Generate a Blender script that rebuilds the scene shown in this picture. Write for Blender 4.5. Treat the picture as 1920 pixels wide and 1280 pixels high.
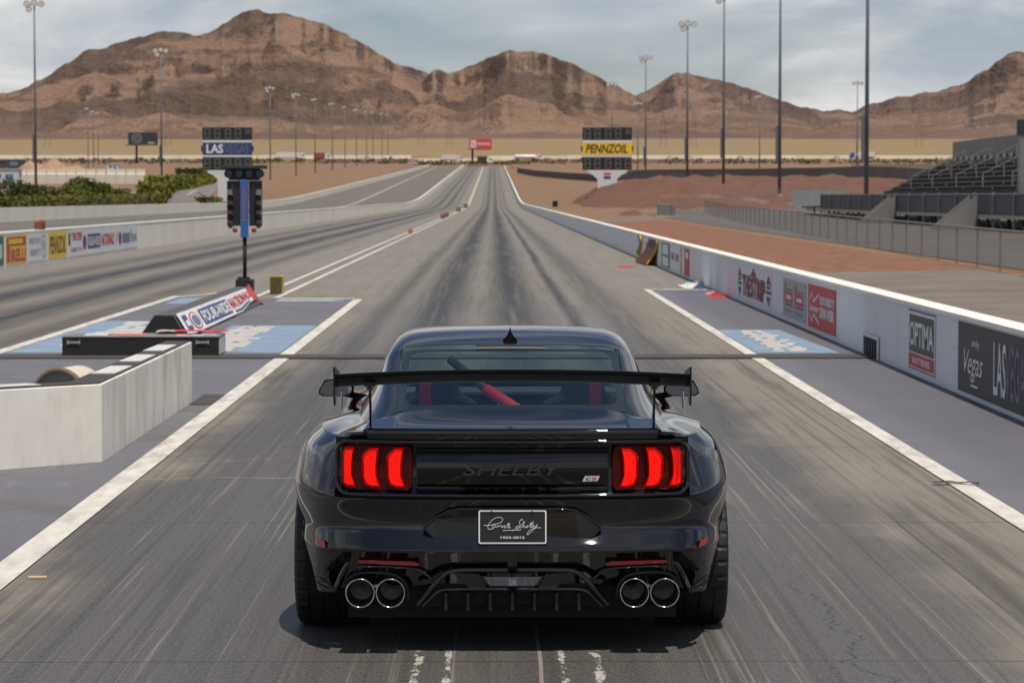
import bpy, bmesh, math, random
import numpy as np
from mathutils import Vector, Matrix, noise as mnoise
R_ = math.radians
random.seed(7); rng = np.random.default_rng(7)
scn = bpy.context.scene
for o in list(bpy.data.objects): bpy.data.objects.remove(o)
COL = scn.collection
# ------------------------------------------------------------------ camera, sky, sun, exposure
FPX, CAM_H = 5000.0, 2.06
PITCH, YAW = math.atan(272 / FPX), math.atan(35 / FPX)
cd = bpy.data.cameras.new('camera'); cam = bpy.data.objects.new('camera', cd); COL.objects.link(cam)
cam.location = (0, 0, CAM_H)
cam.rotation_euler = (math.pi / 2 - PITCH, 0, -YAW)
cd.sensor_width = 36; cd.lens = 36 * FPX / 1920
cd.clip_start = .1; cd.clip_end = 40000
cd.dof.use_dof = True; cd.dof.focus_distance = 12.3; cd.dof.aperture_fstop = 9.0
scn.camera = cam
SUN_EL, SUN_AZ = R_(70), R_(158)          # azimuth measured from +Y towards +X
sd = Vector((math.sin(SUN_AZ) * math.cos(SUN_EL), math.cos(SUN_AZ) * math.cos(SUN_EL), math.sin(SUN_EL)))
w = bpy.data.worlds.new('World'); scn.world = w; w.use_nodes = True
nt = w.node_tree; nt.nodes.clear(); N = nt.nodes.new; L = nt.links.new
out = N('ShaderNodeOutputWorld'); bg = N('ShaderNodeBackground'); bg.inputs[1].default_value = .068
sky = N('ShaderNodeTexSky'); sky.sky_type = 'NISHITA'; sky.sun_disc = False
sky.sun_elevation = SUN_EL; sky.sun_rotation = SUN_AZ; sky.air_density = 1.0; sky.dust_density = .4
tc = N('ShaderNodeTexCoord'); sep = N('ShaderNodeSeparateXYZ'); L(tc.outputs['Generated'], sep.inputs[0])
def mth(op, a, b=None, clamp=False):
    n = nt.nodes.new('ShaderNodeMath'); n.operation = op; n.use_clamp = clamp
    for i, v in enumerate((a, b)):
        if v is None: continue
        if isinstance(v, (int, float)): n.inputs[i].default_value = v
        else: nt.links.new(v, n.inputs[i])
    return n.outputs[0]
zc = mth('ADD', mth('MAXIMUM', sep.outputs[2], 0.0), .22)
cmb = N('ShaderNodeCombineXYZ'); L(mth('DIVIDE', sep.outputs[0], zc), cmb.inputs[0]); L(mth('DIVIDE', sep.outputs[1], zc), cmb.inputs[1])
def wnoise(scale, det, rough, loc, dist=0.0):
    mp = N('ShaderNodeMapping'); L(cmb.outputs[0], mp.inputs[0]); mp.inputs['Location'].default_value = loc
    n = N('ShaderNodeTexNoise'); L(mp.outputs[0], n.inputs['Vector'])
    n.inputs['Scale'].default_value = scale; n.inputs['Detail'].default_value = det; n.inputs['Roughness'].default_value = rough
    n.inputs['Distortion'].default_value = dist
    return n.outputs[0]
def ramp(src, stops, interp='LINEAR'):
    r = nt.nodes.new('ShaderNodeValToRGB'); r.color_ramp.interpolation = interp; nt.links.new(src, r.inputs[0])
    e = r.color_ramp.elements
    while len(e) < len(stops): e.new(.5)
    for q, (p, c) in zip(e, stops): q.position = p; q.color = (c if len(c) == 4 else (*c, 1))
    return r.outputs[0]
slant = mth('POWER', mth('SUBTRACT', 1.0, mth('MAXIMUM', sep.outputs[2], 0.0), True), 2.6)      # cloud layers overlap towards the horizon
cover = ramp(mth('ADD', wnoise(1.0, 5, .55, (3.1, 1.7, 0), .3), mth('MULTIPLY', mth('SUBTRACT', slant, .45), .14)), [(.40, (0, 0, 0)), (.60, (1, 1, 1))])
shade = ramp(wnoise(2.1, 5, .54, (9.1, 4.2, 2), .8), [(.37, (7.8, 8.7, 10.1)), (.50, (11.8, 12.0, 12.3)), (.62, (17.5, 17.2, 16.6))])
mx = N('ShaderNodeMixRGB'); L(mth('MULTIPLY', cover, .86), mx.inputs[0]); tn = N('ShaderNodeMixRGB'); tn.blend_type = 'MULTIPLY'; tn.inputs[0].default_value = 1; tn.inputs[2].default_value = (1.08, 1.10, 1.25, 1); L(sky.outputs[0], tn.inputs[1]); L(tn.outputs[0], mx.inputs[1]); L(shade, mx.inputs[2])
L(mx.outputs[0], bg.inputs[0]); L(bg.outputs[0], out.inputs[0])
sl = bpy.data.lights.new('sun', 'SUN'); so = bpy.data.objects.new('sun', sl); COL.objects.link(so)
sl.energy = 5.0; sl.angle = R_(.6); sl.color = (1, .925, .81)
so.rotation_euler = (-sd).to_track_quat('-Z', 'Y').to_euler()
scn.view_settings.view_transform = 'Standard'; scn.view_settings.look = 'None'
scn.view_settings.exposure = -.3; scn.view_settings.gamma = 1
scn.render.engine = 'CYCLES'
scn.cycles.max_bounces = 6; scn.cycles.diffuse_bounces = 2; scn.cycles.glossy_bounces = 4; scn.cycles.transparent_max_bounces = 12

# ------------------------------------------------------------------ helpers
_rt = Vector((math.cos(YAW), -math.sin(YAW), 0)); _fw = Vector((math.sin(YAW) * math.cos(PITCH), math.cos(YAW) * math.cos(PITCH), -math.sin(PITCH)))
_up = _rt.cross(_fw)
def at(px, py, y):
    "place on the plane at distance y that the photograph shows at px, py"
    r = _fw * FPX + _rt * (px - 960) + _up * (640 - py)
    return Vector((0, 0, CAM_H)) + r * (y / r.y)
MATS = {}
def mat(name, col, rough=.6, metal=0.0, var=.12, scale=6.0, coat=0.0, bump=0.0, emit=0.0, stretch=(1, 1, 1), spec=.5, dirt=None, dirt_amt=.5, alpha=1.0):
    if name in MATS: return MATS[name]
    m = bpy.data.materials.new(name); m.use_nodes = True; t = m.node_tree
    b = t.nodes['Principled BSDF']
    b.inputs['Roughness'].default_value = rough; b.inputs['Metallic'].default_value = metal
    b.inputs['Coat Weight'].default_value = coat; b.inputs['Coat Roughness'].default_value = .02
    b.inputs['Specular IOR Level'].default_value = spec; b.inputs['Alpha'].default_value = alpha
    c = t.nodes.new('ShaderNodeTexCoord'); mp = t.nodes.new('ShaderNodeMapping'); mp.inputs['Scale'].default_value = stretch
    t.links.new(c.outputs['Object'], mp.inputs[0])
    n = t.nodes.new('ShaderNodeTexNoise'); n.inputs['Scale'].default_value = scale; n.inputs['Detail'].default_value = 6; n.inputs['Roughness'].default_value = .6
    t.links.new(mp.outputs[0], n.inputs['Vector'])
    r = t.nodes.new('ShaderNodeValToRGB'); e = r.color_ramp.elements
    e[0].position = .3; e[1].position = .7
    e[0].color = (*[v * (1 - var) for v in col], 1); e[1].color = (*[min(1, v * (1 + var)) for v in col], 1)
    t.links.new(n.outputs[0], r.inputs[0]); last = r.outputs[0]
    if dirt:
        n2 = t.nodes.new('ShaderNodeTexNoise'); n2.inputs['Scale'].default_value = scale * .37; n2.inputs['Detail'].default_value = 8; n2.inputs['Roughness'].default_value = .7
        t.links.new(mp.outputs[0], n2.inputs['Vector'])
        r2 = t.nodes.new('ShaderNodeValToRGB'); r2.color_ramp.elements[0].position = .5; r2.color_ramp.elements[1].position = .72
        r2.color_ramp.elements[1].color = (dirt_amt,) * 3 + (1,)
        t.links.new(n2.outputs[0], r2.inputs[0])
        mxx = t.nodes.new('ShaderNodeMixRGB'); t.links.new(r2.outputs[0], mxx.inputs[0]); t.links.new(last, mxx.inputs[1]); mxx.inputs[2].default_value = (*dirt, 1)
        last = mxx.outputs[0]
    t.links.new(last, b.inputs['Base Color'])
    if emit:
        t.links.new(last, b.inputs['Emission Color']); b.inputs['Emission Strength'].default_value = emit
    if bump:
        bp = t.nodes.new('ShaderNodeBump'); bp.inputs['Strength'].default_value = bump; bp.inputs['Distance'].default_value = .02
        t.links.new(n.outputs[0], bp.inputs['Height']); t.links.new(bp.outputs[0], b.inputs['Normal'])
    MATS[name] = m
    return m
class MB:
    def __init__(s): s.v = []; s.f = []
    def add(s, vs, fs):
        o = len(s.v); s.v += [tuple(p) for p in vs]; s.f += [tuple(i + o for i in f) for f in fs]; return s
    def box(s, c, d, rz=0.0, m=None):
        x, y, z = [q / 2 for q in d]; ca, sa = math.cos(rz), math.sin(rz)
        vs = []
        for k in ((-x, -y, -z), (x, -y, -z), (x, y, -z), (-x, y, -z), (-x, -y, z), (x, -y, z), (x, y, z), (-x, y, z)):
            p = Vector((k[0] * ca - k[1] * sa, k[0] * sa + k[1] * ca, k[2]))
            if m is not None: p = m @ p
            vs.append(p + Vector(c))
        return s.add(vs, [(0, 3, 2, 1), (4, 5, 6, 7), (0, 1, 5, 4), (1, 2, 6, 5), (2, 3, 7, 6), (3, 0, 4, 7)])
    def bar(s, a, b, wd, h):
        "straight rectangular bar from a to b"
        a, b = Vector(a), Vector(b); d = (b - a); l = d.length; q = d.to_track_quat('Y', 'Z').to_matrix()
        return s.box((a + b) / 2, (wd, l, h), m=q)
    def tube(s, pts, r, n=8, caps=True):
        pts = [Vector(p) for p in pts]; rs = r if isinstance(r, (list, tuple)) else [r] * len(pts)
        rings = []; prev = None
        for i, p in enumerate(pts):
            d = (pts[min(i + 1, len(pts) - 1)] - pts[max(i - 1, 0)]).normalized()
            a = Vector((0, 0, 1)) if abs(d.z) < .9 else Vector((1, 0, 0))
            if prev is not None: a = prev
            u = (a - d * a.dot(d)).normalized(); v = d.cross(u); prev = u
            rings.append([p + (u * math.cos(2 * math.pi * k / n) + v * math.sin(2 * math.pi * k / n)) * rs[i] for k in range(n)])
        vs = [q for g in rings for q in g]; fs = []
        for i in range(len(rings) - 1):
            for k in range(n):
                fs.append((i * n + k, i * n + (k + 1) % n, (i + 1) * n + (k + 1) % n, (i + 1) * n + k))
        if caps: fs += [tuple(range(n))[::-1], tuple((len(rings) - 1) * n + k for k in range(n))]
        return s.add(vs, fs)
    def lathe(s, prof, axis='x', n=32, c=(0, 0, 0), closed=False):
        "prof: list of (along axis, radius)"
        c = Vector(c); vs = []; fs = []; m = len(prof)
        for k in range(n):
            a = 2 * math.pi * k / n; ca, sa = math.cos(a), math.sin(a)
            for (t, r) in prof:
                p = (t, r * ca, r * sa) if axis == 'x' else ((r * ca, t, r * sa) if axis == 'y' else (r * ca, r * sa, t))
                vs.append(c + Vector(p))
        for k in range(n):
            for j in range(m - 1 + (1 if closed else 0)):
                j2 = (j + 1) % m; k2 = (k + 1) % n
                fs.append((k * m + j, k * m + j2, k2 * m + j2, k2 * m + j))
        return s.add(vs, fs)
    def grid(s, P, flip=False):
        P = np.asarray(P, float); a, b = P.shape[:2]; fs = []
        for i in range(a - 1):
            for j in range(b - 1):
                f = (i * b + j, i * b + j + 1, (i + 1) * b + j + 1, (i + 1) * b + j)
                fs.append(f[::-1] if flip else f)
        return s.add([tuple(p) for p in P.reshape(-1, 3)], fs)
    def prism(s, poly, d0, d1, fn):
        "extrude a 2-D polygon; fn(u, v, d) gives the 3-D point"
        n = len(poly); vs = [fn(u, v, d0) for u, v in poly] + [fn(u, v, d1) for u, v in poly]
        return s.add(vs, [tuple(range(n)), tuple(range(n, 2 * n))[::-1]] + [(i, i + n, (i + 1) % n + n, (i + 1) % n) for i in range(n)])
    def build(s, name, m, parent=None, smooth=False, bevel=0.0, loc=None, fix=True):
        me = bpy.data.meshes.new(name); me.from_pydata(s.v, [], s.f)
        if fix:
            bm = bmesh.new(); bm.from_mesh(me); bmesh.ops.recalc_face_normals(bm, faces=bm.faces); bm.to_mesh(me); bm.free()
        me.materials.append(m); me.update()
        if smooth: me.shade_smooth()
        o = bpy.data.objects.new(name, me); COL.objects.link(o)
        if parent is not None: o.parent = parent
        if loc is not None: o.location = loc
        if bevel:
            b = o.modifiers.new('bevel', 'BEVEL'); b.width = bevel; b.segments = 2; b.limit_method = 'ANGLE'; b.angle_limit = R_(35)
        return o
def tag(o, label=None, cat=None, group=None, kind=None):
    if label: o['label'] = label
    if cat: o['category'] = cat
    if group: o['group'] = group
    if kind: o['kind'] = kind
    return o
def thing(name, label, cat, loc=(0, 0, 0), rz=0.0, group=None):
    o = bpy.data.objects.new(name, None); o.empty_display_size = .2; COL.objects.link(o); o.location = loc; o.rotation_euler = (0, 0, rz)
    return tag(o, label, cat, group)
def copy_tree(o, parent=None):
    c = o.copy(); COL.objects.link(c); c.parent = parent
    for ch in list(o.children): copy_tree(ch, c)
    return c
def text_mesh(s, bold=0.0, extrude=0.0, shear=0.0):
    cu = bpy.data.curves.new('t', 'FONT'); cu.body = s; cu.align_x = 'LEFT'; cu.offset = bold; cu.extrude = extrude; cu.shear = shear; cu.resolution_u = 3
    o = bpy.data.objects.new('t', cu); COL.objects.link(o)
    me = bpy.data.meshes.new_from_object(o.evaluated_get(bpy.context.evaluated_depsgraph_get()))
    bpy.data.objects.remove(o); bpy.data.curves.remove(cu)
    return me
def lettering(s, m, origin, u, v, wid, hei, parent=None, bold=.01, extrude=0.0, shear=0.0, name='lettering', off=.004):
    "flat letters filling a wid x hei rectangle whose lower left corner is origin (u to the right, v up)"
    me = text_mesh(s, bold, extrude, shear); me.name = name
    u, v = Vector(u).normalized(), Vector(v).normalized(); n = u.cross(v); origin = Vector(origin)
    c = np.empty(len(me.vertices) * 3); me.vertices.foreach_get('co', c); c = c.reshape(-1, 3)
    lo, hi = c.min(0), c.max(0); a = (c - lo) / np.maximum(hi - lo, 1e-6)
    zz = (c[:, 2] - lo[2])
    for i, vt in enumerate(me.vertices):
        vt.co = origin + u * (a[i, 0] * wid) + v * (a[i, 1] * hei) + n * (off + zz[i])
    me.materials.clear(); me.materials.append(m)
    o = bpy.data.objects.new(name, me); COL.objects.link(o)
    if parent is not None: o.parent = parent
    return o
def quad(origin, u, v, wid, hei, th, mb=None):
    "thin slab standing proud of a wall: back face on origin plane"
    u, v = Vector(u).normalized(), Vector(v).normalized(); n = u.cross(v); o = Vector(origin); mb = mb or MB()
    p = [o, o + u * wid, o + u * wid + v * hei, o + v * hei]; q = [a + n * th for a in p]
    return mb.add(p + q, [(3, 2, 1, 0), (4, 5, 6, 7), (0, 1, 5, 4), (1, 2, 6, 5), (2, 3, 7, 6), (3, 0, 4, 7)])
def sstep(a, b, x):
    t = np.clip((np.asarray(x, float) - a) / (b - a), 0, 1); return t * t * (3 - 2 * t)
# cubic B-spline sampling along the first axis
def bsp(P, ts, mirror0=False, mirror1=False):
    P = np.asarray(P, float); n = len(P); fx = np.array([-1, 1, 1.0])
    a = P[1] * fx if mirror0 else 2 * P[0] - P[1]
    b = P[-2] * fx if mirror1 else 2 * P[-1] - P[-2]
    Q = np.concatenate([a[None], P, b[None]]); ts = np.clip(np.asarray(ts, float), 0, n - 1 - 1e-9)
    i = np.floor(ts).astype(int); f = ts - i
    w4 = [(1 - f) ** 3 / 6, (3 * f ** 3 - 6 * f ** 2 + 4) / 6, (-3 * f ** 3 + 3 * f ** 2 + 3 * f + 1) / 6, f ** 3 / 6]
    sh = (len(ts),) + (1,) * (P.ndim - 1)
    return sum(w4[k].reshape(sh) * Q[i + k] for k in range(4))
# ------------------------------------------------------------------ terrain
def plane_z(y):
    y = np.asarray(y, float); d = y - 480
    return np.where(d < -60, 0, np.where(d > 60, .0205 * d + .0068 * np.maximum(y - 1600, 0), .0205 * (d + 60) ** 2 / 240))
_ly = [0, 150, 300, 450, 700, 1263, 3000]; _lz = [.1, .6, 2.0, 3.2, 5.6, 16.3, 61.2]
_ry = [0, 180, 235, 300, 360, 420, 500, 700, 1263, 3000]; _rz = [.12, .5, .9, 2.1, 3.3, 3.5, 3.9, 5.6, 16.3, 61.2]
def ground_z(x, y):
    x = np.asarray(x, float); y = np.asarray(y, float); t = plane_z(y)
    far = sstep(2300, 3000, y)
    l = np.interp(y, _ly, _lz); r = np.interp(y, _ry, _rz)
    wl = sstep(39.6, 46, -x) * (1 - far); wr = sstep(5.8, 25, x) * (1 - far)
    z = t + (l - t) * wl + (r - t) * wr
    inside = (x > -39.5) & (x < 5.2) & (y < 1320)
    return np.where(inside, t - .06, z)
def nodes_of(name, rough=.9):
    m = bpy.data.materials.new(name); m.use_nodes = True; t = m.node_tree; b = t.nodes['Principled BSDF']; b.inputs['Roughness'].default_value = rough
    return m, t, b
class NB:
    "small node-graph builder"
    def __init__(s, t):
        s.t = t; c = t.nodes.new('ShaderNodeTexCoord'); s.P = c.outputs['Object']; q = t.nodes.new('ShaderNodeSeparateXYZ'); t.links.new(s.P, q.inputs[0]); s.x, s.y, s.z = q.outputs
    def put(s, sock, v):
        if isinstance(v, (int, float)): sock.default_value = v
        elif isinstance(v, tuple): sock.default_value = (*v, 1) if len(v) == 3 and sock.type == 'RGBA' else v
        else: s.t.links.new(v, sock)
    def m(s, op, a, b=0.0, c=None, clamp=False):
        n = s.t.nodes.new('ShaderNodeMath'); n.operation = op; n.use_clamp = clamp; s.put(n.inputs[0], a); s.put(n.inputs[1], b)
        if c is not None: s.put(n.inputs[2], c)
        return n.outputs[0]
    def noise(s, scale=1.0, stretch=(1, 1, 1), det=5, rough=.6, loc=(0, 0, 0), dist=0.0):
        mp = s.t.nodes.new('ShaderNodeMapping'); s.t.links.new(s.P, mp.inputs[0]); mp.inputs['Scale'].default_value = stretch; mp.inputs['Location'].default_value = loc
        n = s.t.nodes.new('ShaderNodeTexNoise'); s.t.links.new(mp.outputs[0], n.inputs['Vector']); n.inputs['Scale'].default_value = scale
        n.inputs['Detail'].default_value = det; n.inputs['Roughness'].default_value = rough; n.inputs['Distortion'].default_value = dist
        return n.outputs[0]
    def ramp(s, v, a, b, lo=0.0, hi=1.0):
        n = s.t.nodes.new('ShaderNodeMapRange'); n.interpolation_type = 'SMOOTHSTEP'; s.put(n.inputs[0], v)
        for i, q in enumerate((a, b, lo, hi)): n.inputs[i + 1].default_value = q
        return n.outputs[0]
    def mix(s, f, a, b, mode='MIX'):
        n = s.t.nodes.new('ShaderNodeMixRGB'); n.blend_type = mode; s.put(n.inputs[0], f); s.put(n.inputs[1], a); s.put(n.inputs[2], b); return n.outputs[0]
    def gauss(s, v, c, wd):
        d = s.m('DIVIDE', s.m('SUBTRACT', v, c), wd); return s.m('EXPONENT', s.m('MULTIPLY', s.m('MULTIPLY', d, d), -1.0))
    def bump(s, b, h, strength=.3, dist=.02):
        n = s.t.nodes.new('ShaderNodeBump'); n.inputs['Strength'].default_value = strength; n.inputs['Distance'].default_value = dist
        s.put(n.inputs['Height'], h); s.t.links.new(n.outputs[0], b.inputs['Normal'])

gm, t, b = nodes_of('desert_ground'); q = NB(t)
big = q.noise(.012, det=7); mid = q.noise(.15, det=6, loc=(5, 2, 0)); fine = q.noise(3.0, det=4)
dirt = q.mix(mid, (.175, .105, .064), (.285, .182, .112))
grass = q.mix(q.noise(.03, (1, 4, 1), det=6), (.20, .142, .075), (.35, .25, .13))
grass = q.mix(q.ramp(q.noise(.008, (1, 3, 1), det=6, loc=(9, 0, 0)), .52, .66), grass, (.19, .16, .085))
fan = q.mix(big, (.20, .148, .12), (.29, .21, .162))
c = q.mix(q.ramp(q.m('ADD', q.y, q.m('MULTIPLY', big, 500.0)), 1750, 1950), dirt, grass)
c = q.mix(q.ramp(q.m('ADD', q.y, q.m('MULTIPLY', big, 900.0)), 3700, 4500), c, fan)
b.inputs['Specular IOR Level'].default_value = .1
t.links.new(q.mix(q.m('MULTIPLY', fine, .25), c, (.16, .12, .09)), b.inputs['Base Color']); q.bump(b, fine, .4, .03)
def sheet(name, xs, ys, m, dz=0.0, zf=ground_z, label=None):
    X, Y = np.meshgrid(np.asarray(xs, float), np.asarray(ys, float)); Zv = zf(X, Y) + dz
    return MB().grid(np.dstack([X, Y, Zv])).build(name, m, smooth=True)
xs = np.unique(np.concatenate([[-9000, -5000, -3000, -2000, -1400], np.linspace(-1000, -60, 48), np.linspace(-58, -36, 23), [-30, -20, -10], np.linspace(3, 40, 38), np.linspace(45, 1000, 48), [1400, 2000, 3000, 5000, 9000]]))
ys = np.unique(np.concatenate([[-3000, -1000, -300, -100, -30], np.linspace(0, 560, 80), np.linspace(570, 1500, 40), np.linspace(1550, 4200, 30), [5000, 6000, 7000, 9000, 14000, 20000]]))
g = sheet('ground', xs, ys, gm); tag(g, kind='structure')

# track concrete with rubber laid along the lanes
tm, t, b = nodes_of('track_concrete', .72); q = NB(t)
st1 = q.noise(1.0, (9, .12, 1), det=6, rough=.65); st2 = q.noise(1.0, (2.2, .035, 1), det=5, rough=.6, loc=(3, 1, 0)); st3 = q.noise(1.0, (30, .13, 1), det=4, rough=.7, loc=(1, 7, 0))
blot = q.noise(.55, (1, .45, 1), det=7, rough=.65, loc=(2, 8, 0)); fine = q.noise(30, det=3)
base = q.mix(q.ramp(q.y, 24, 42), q.mix(st2, (.078, .073, .068), (.150, .138, .122)), q.mix(st2, (.155, .144, .130), (.255, .238, .215)))
edge = q.mix(blot, (.145, .131, .110), (.262, .236, .196))
rub = None
for c0, wd, a in ((-1.0, .50, 1.0), (.38, .48, 1.0), (-1.95, .25, .6), (1.36, .14, .95), (2.15, .4, .6), (-8.3, .6, 1.0), (-10.1, .6, 1.0), (-6.9, .4, .6), (-11.6, .6, .6)):
    gq = q.m('MULTIPLY', q.gauss(q.m('ADD', q.x, q.m('MULTIPLY', q.m('SUBTRACT', q.noise(.022, (0, 1, 0), det=2, loc=(c0, 3 * c0, 0)), .5), .32)), c0, wd), a)
    rub = gq if rub is None else q.m('MAXIMUM', rub, gq)
nearf = q.ramp(q.y, 16, 40, .45, 1.0)                    # worn staging lane carries an even film of rubber instead of grooves
rubm = q.m('MULTIPLY', q.m('MULTIPLY', rub, nearf), q.ramp(q.m('ADD', q.m('MULTIPLY', st1, .55), q.m('MULTIPLY', st2, .55)), .36, .60, .42, 1.0), clamp=True)
fadef = q.ramp(q.y, 200, 700, 1.0, .7)
rubm = q.m('MULTIPLY', rubm, fadef)
lane = q.m('MULTIPLY', q.ramp(q.m('ADD', q.m('ABSOLUTE', q.m('SUBTRACT', q.x, -.02)), q.m('MULTIPLY', q.m('SUBTRACT', blot, .5), 1.7)), 2.65, 2.0), q.ramp(q.y, 62, 34))
c = q.mix(q.m('MULTIPLY', q.m('SUBTRACT', 1.0, lane), q.ramp(q.y, 70, 40, .35, 1.0)), base, edge)
c = q.mix(q.m('MULTIPLY', q.m('MULTIPLY', lane, q.ramp(q.y, 44, 14, .25, 1.0)), q.ramp(st2, .3, .62, .42, .92)), c, (.060, .059, .059))
c = q.mix(q.m('MULTIPLY', rubm, .97), c, (.028, .026, .025))
c = q.mix(q.m('MULTIPLY', q.ramp(st1, .53, .66), q.ramp(q.y, 50, 25, .28, .55)), c, (.045, .041, .038))
c = q.mix(q.m('MULTIPLY', q.ramp(st3, .55, .70), q.ramp(q.y, 60, 18, 0.0, .55)), c, (.30, .275, .235))
c = q.mix(q.m('MULTIPLY', q.ramp(q.noise(1.0, (17, .055, 1), det=5, rough=.65, loc=(5, 3, 0)), .54, .66), q.ramp(q.y, 60, 18, .1, .7)), c, (.035, .032, .03))
# pale scuffs and scattered spots near the start
c = q.mix(q.m('MULTIPLY', q.ramp(q.noise(3.1, (1, .55, 1), det=8, rough=.75, loc=(4, 4, 0)), .64, .72), q.ramp(q.y, 17, 10.5, 0.0, .75)), c, (.30, .28, .24))
ck = None
for y0, sl, am in ((22.4, .95, .06), (19.45, .12, .05), (20.6, .0, .035)):
    e = q.m('ABSOLUTE', q.m('SUBTRACT', q.y, q.m('ADD', y0, q.m('ADD', q.m('MULTIPLY', q.x, sl), q.m('MULTIPLY', q.noise(1.3, (1, 0, 0), det=4, loc=(y0, 0, 0)), .5)))))
    e = q.ramp(e, am, am * .3); ck = e if ck is None else q.m('MAXIMUM', ck, e)
ck = q.m('MULTIPLY', q.m('MULTIPLY', ck, q.ramp(q.noise(4, (1, 2, 1), det=5, rough=.8), .42, .62)), q.m('MULTIPLY', q.ramp(q.x, -2.9, -2.4), q.ramp(q.x, -1.0, -1.5)))
c = q.mix(q.m('MULTIPLY', ck, .7), c, (.36, .25, .13))
gr_ = q.noise(55, (1, .6, 1), det=3, rough=.7, loc=(1, 2, 0))
c = q.mix(q.m('MULTIPLY', q.ramp(gr_, .35, .65), q.ramp(q.y, 45, 12, 0.0, .35)), c, (.19, .175, .155))
c = q.mix(q.m('MULTIPLY', q.ramp(q.noise(1.0, (3.2, .09, 1), det=6, rough=.7, loc=(8, 5, 0)), .52, .66), q.ramp(q.y, 60, 25, .22, .55)), c, (.045, .042, .04))
c = q.mix(q.m('MULTIPLY', q.ramp(q.noise(9, (1, 1, 1), det=4, loc=(7, 1, 0)), .71, .75), .7), c, (.04, .038, .036))
wp = None
for c0, wd in ((-.335, .05), (-.20, .045), (.305, .045), (.46, .055)):
    gq = q.gauss(q.x, c0, wd); wp = gq if wp is None else q.m('MAXIMUM', wp, gq)
c = q.mix(q.m('MULTIPLY', q.m('MULTIPLY', q.ramp(q.m('MULTIPLY', wp, q.noise(9, (1.6, .5, 1), det=6, rough=.75, loc=(2, 6, 0))), .45, .51), q.ramp(q.y, 12.1, 11.95)), .85), c, (.48, .46, .41))
jy = q.m('ABSOLUTE', q.m('SUBTRACT', q.m('FRACT', q.m('DIVIDE', q.m('ADD', q.y, q.m('ADD', 5.93, q.m('MULTIPLY', q.m('SUBTRACT', q.noise(.6, (1, 0, 0)), .5), .05))), 5.05)), .5))
c = q.mix(q.m('MULTIPLY', q.ramp(jy, .0030, .0012), q.ramp(q.y, 60, 24, 0.0, .75)), c, (.035, .032, .03))
c = q.mix(q.m('MULTIPLY', q.ramp(q.m('ABSOLUTE', q.m('SUBTRACT', q.x, q.m('ADD', .19, q.m('MULTIPLY', q.noise(.8, (0, 1, 0)), .03)))), .012, .006), q.ramp(q.y, 13.5, 12.2)), c, (.24, .22, .18))
crk = q.m('ABSOLUTE', q.m('SUBTRACT', q.x, q.m('ADD', 1.25, q.m('MULTIPLY', q.noise(1.4, (0, 1, 0), det=6, rough=.7), .8))))
c = q.mix(q.m('MULTIPLY', q.ramp(crk, .009, .004), q.ramp(q.y, 15.0, 13.6)), c, (.03, .028, .026))
t.links.new(c, b.inputs['Base Color']); b.inputs['Specular IOR Level'].default_value = .35
t.links.new(q.ramp(q.m('ADD', rubm, lane), 0, 1.2, .82, .52), b.inputs['Roughness'])
q.bump(b, q.m('ADD', fine, q.m('MULTIPLY', st3, .6)), .18, .01)
tys = np.unique(np.concatenate([np.linspace(-40, 400, 12), np.linspace(410, 560, 26), np.linspace(580, 1262, 18)]))
trk = sheet('track', [-13.9, -9, -4, 0, 4.86], tys, tm, zf=lambda X, Y: plane_z(Y)); tag(trk, kind='structure')
am, t, b = nodes_of('worn_asphalt', .85); q = NB(t)
c = q.mix(q.noise(1.0, (1.2, .03, 1), det=5), (.085, .078, .07), (.17, .155, .135))
c = q.mix(q.m('MULTIPLY', q.ramp(q.y, 480, 640), .5), c, (.15, .12, .10))
t.links.new(c, b.inputs['Base Color'])
trk2 = sheet('outer_track', [-38.9, -32, -26, -20, -14.45], tys, am, zf=lambda X, Y: plane_z(Y)); tag(trk2, kind='structure')
aps = mat('service_asphalt', (.155, .130, .105), .9, var=.3, scale=.35, bump=.1, dirt=(.26, .2, .15))
ap = sheet('service_road', np.linspace(5.2, 13.0, 9), np.linspace(-10, 230, 30), aps, .02); tag(ap, kind='structure')
ap2 = sheet('paddock_asphalt', np.linspace(14.0, 90, 20), np.linspace(40, 245, 30), mat('paddock_grey', (.105, .095, .085), .9, var=.2, scale=.2), .02); tag(ap2, kind='structure')
mm_ = mat('red_gravel', (.20, .086, .046), .95, var=.5, scale=2.6, bump=.6, dirt=(.22, .12, .075), dirt_amt=.7)
gr = sheet('gravel_bed', np.linspace(7.0, 13.0, 12), np.linspace(66, 215, 40), mm_, .04, zf=lambda X, Y: ground_z(X, Y) - .1 * (sstep(8.2, 7.0, X) + sstep(72, 66, Y) + sstep(200, 215, Y))); tag(gr, kind='structure')
def moundz(X, Y):
    e = sstep(8.5, 15, X - .012 * (Y - 240)) * sstep(215, 262, Y) * (1 - sstep(425, 470, Y)) * (1 - sstep(58, 72, X))
    return ground_z(X, Y) - .35 + .55 * e + 1.1 * e * sstep(300, 380, Y) + .3 * e * (np.sin(X * .5 + Y * .06) + .5 * np.sin(X * 1.3 - Y * .11) + .6 * np.sin(X * 2.1 + Y * .23) * np.sin(Y * .31))
md = sheet('dirt_mound', np.linspace(8, 75, 68), np.linspace(212, 475, 60), mat('mound_dirt', (.135, .058, .032), .95, var=.4, scale=.6, bump=.5, dirt=(.17, .085, .052), dirt_amt=.6)); 
for v in md.data.vertices: v.co.z = float(moundz(np.array(v.co.x), np.array(v.co.y)))
tag(md, kind='structure')
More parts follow.
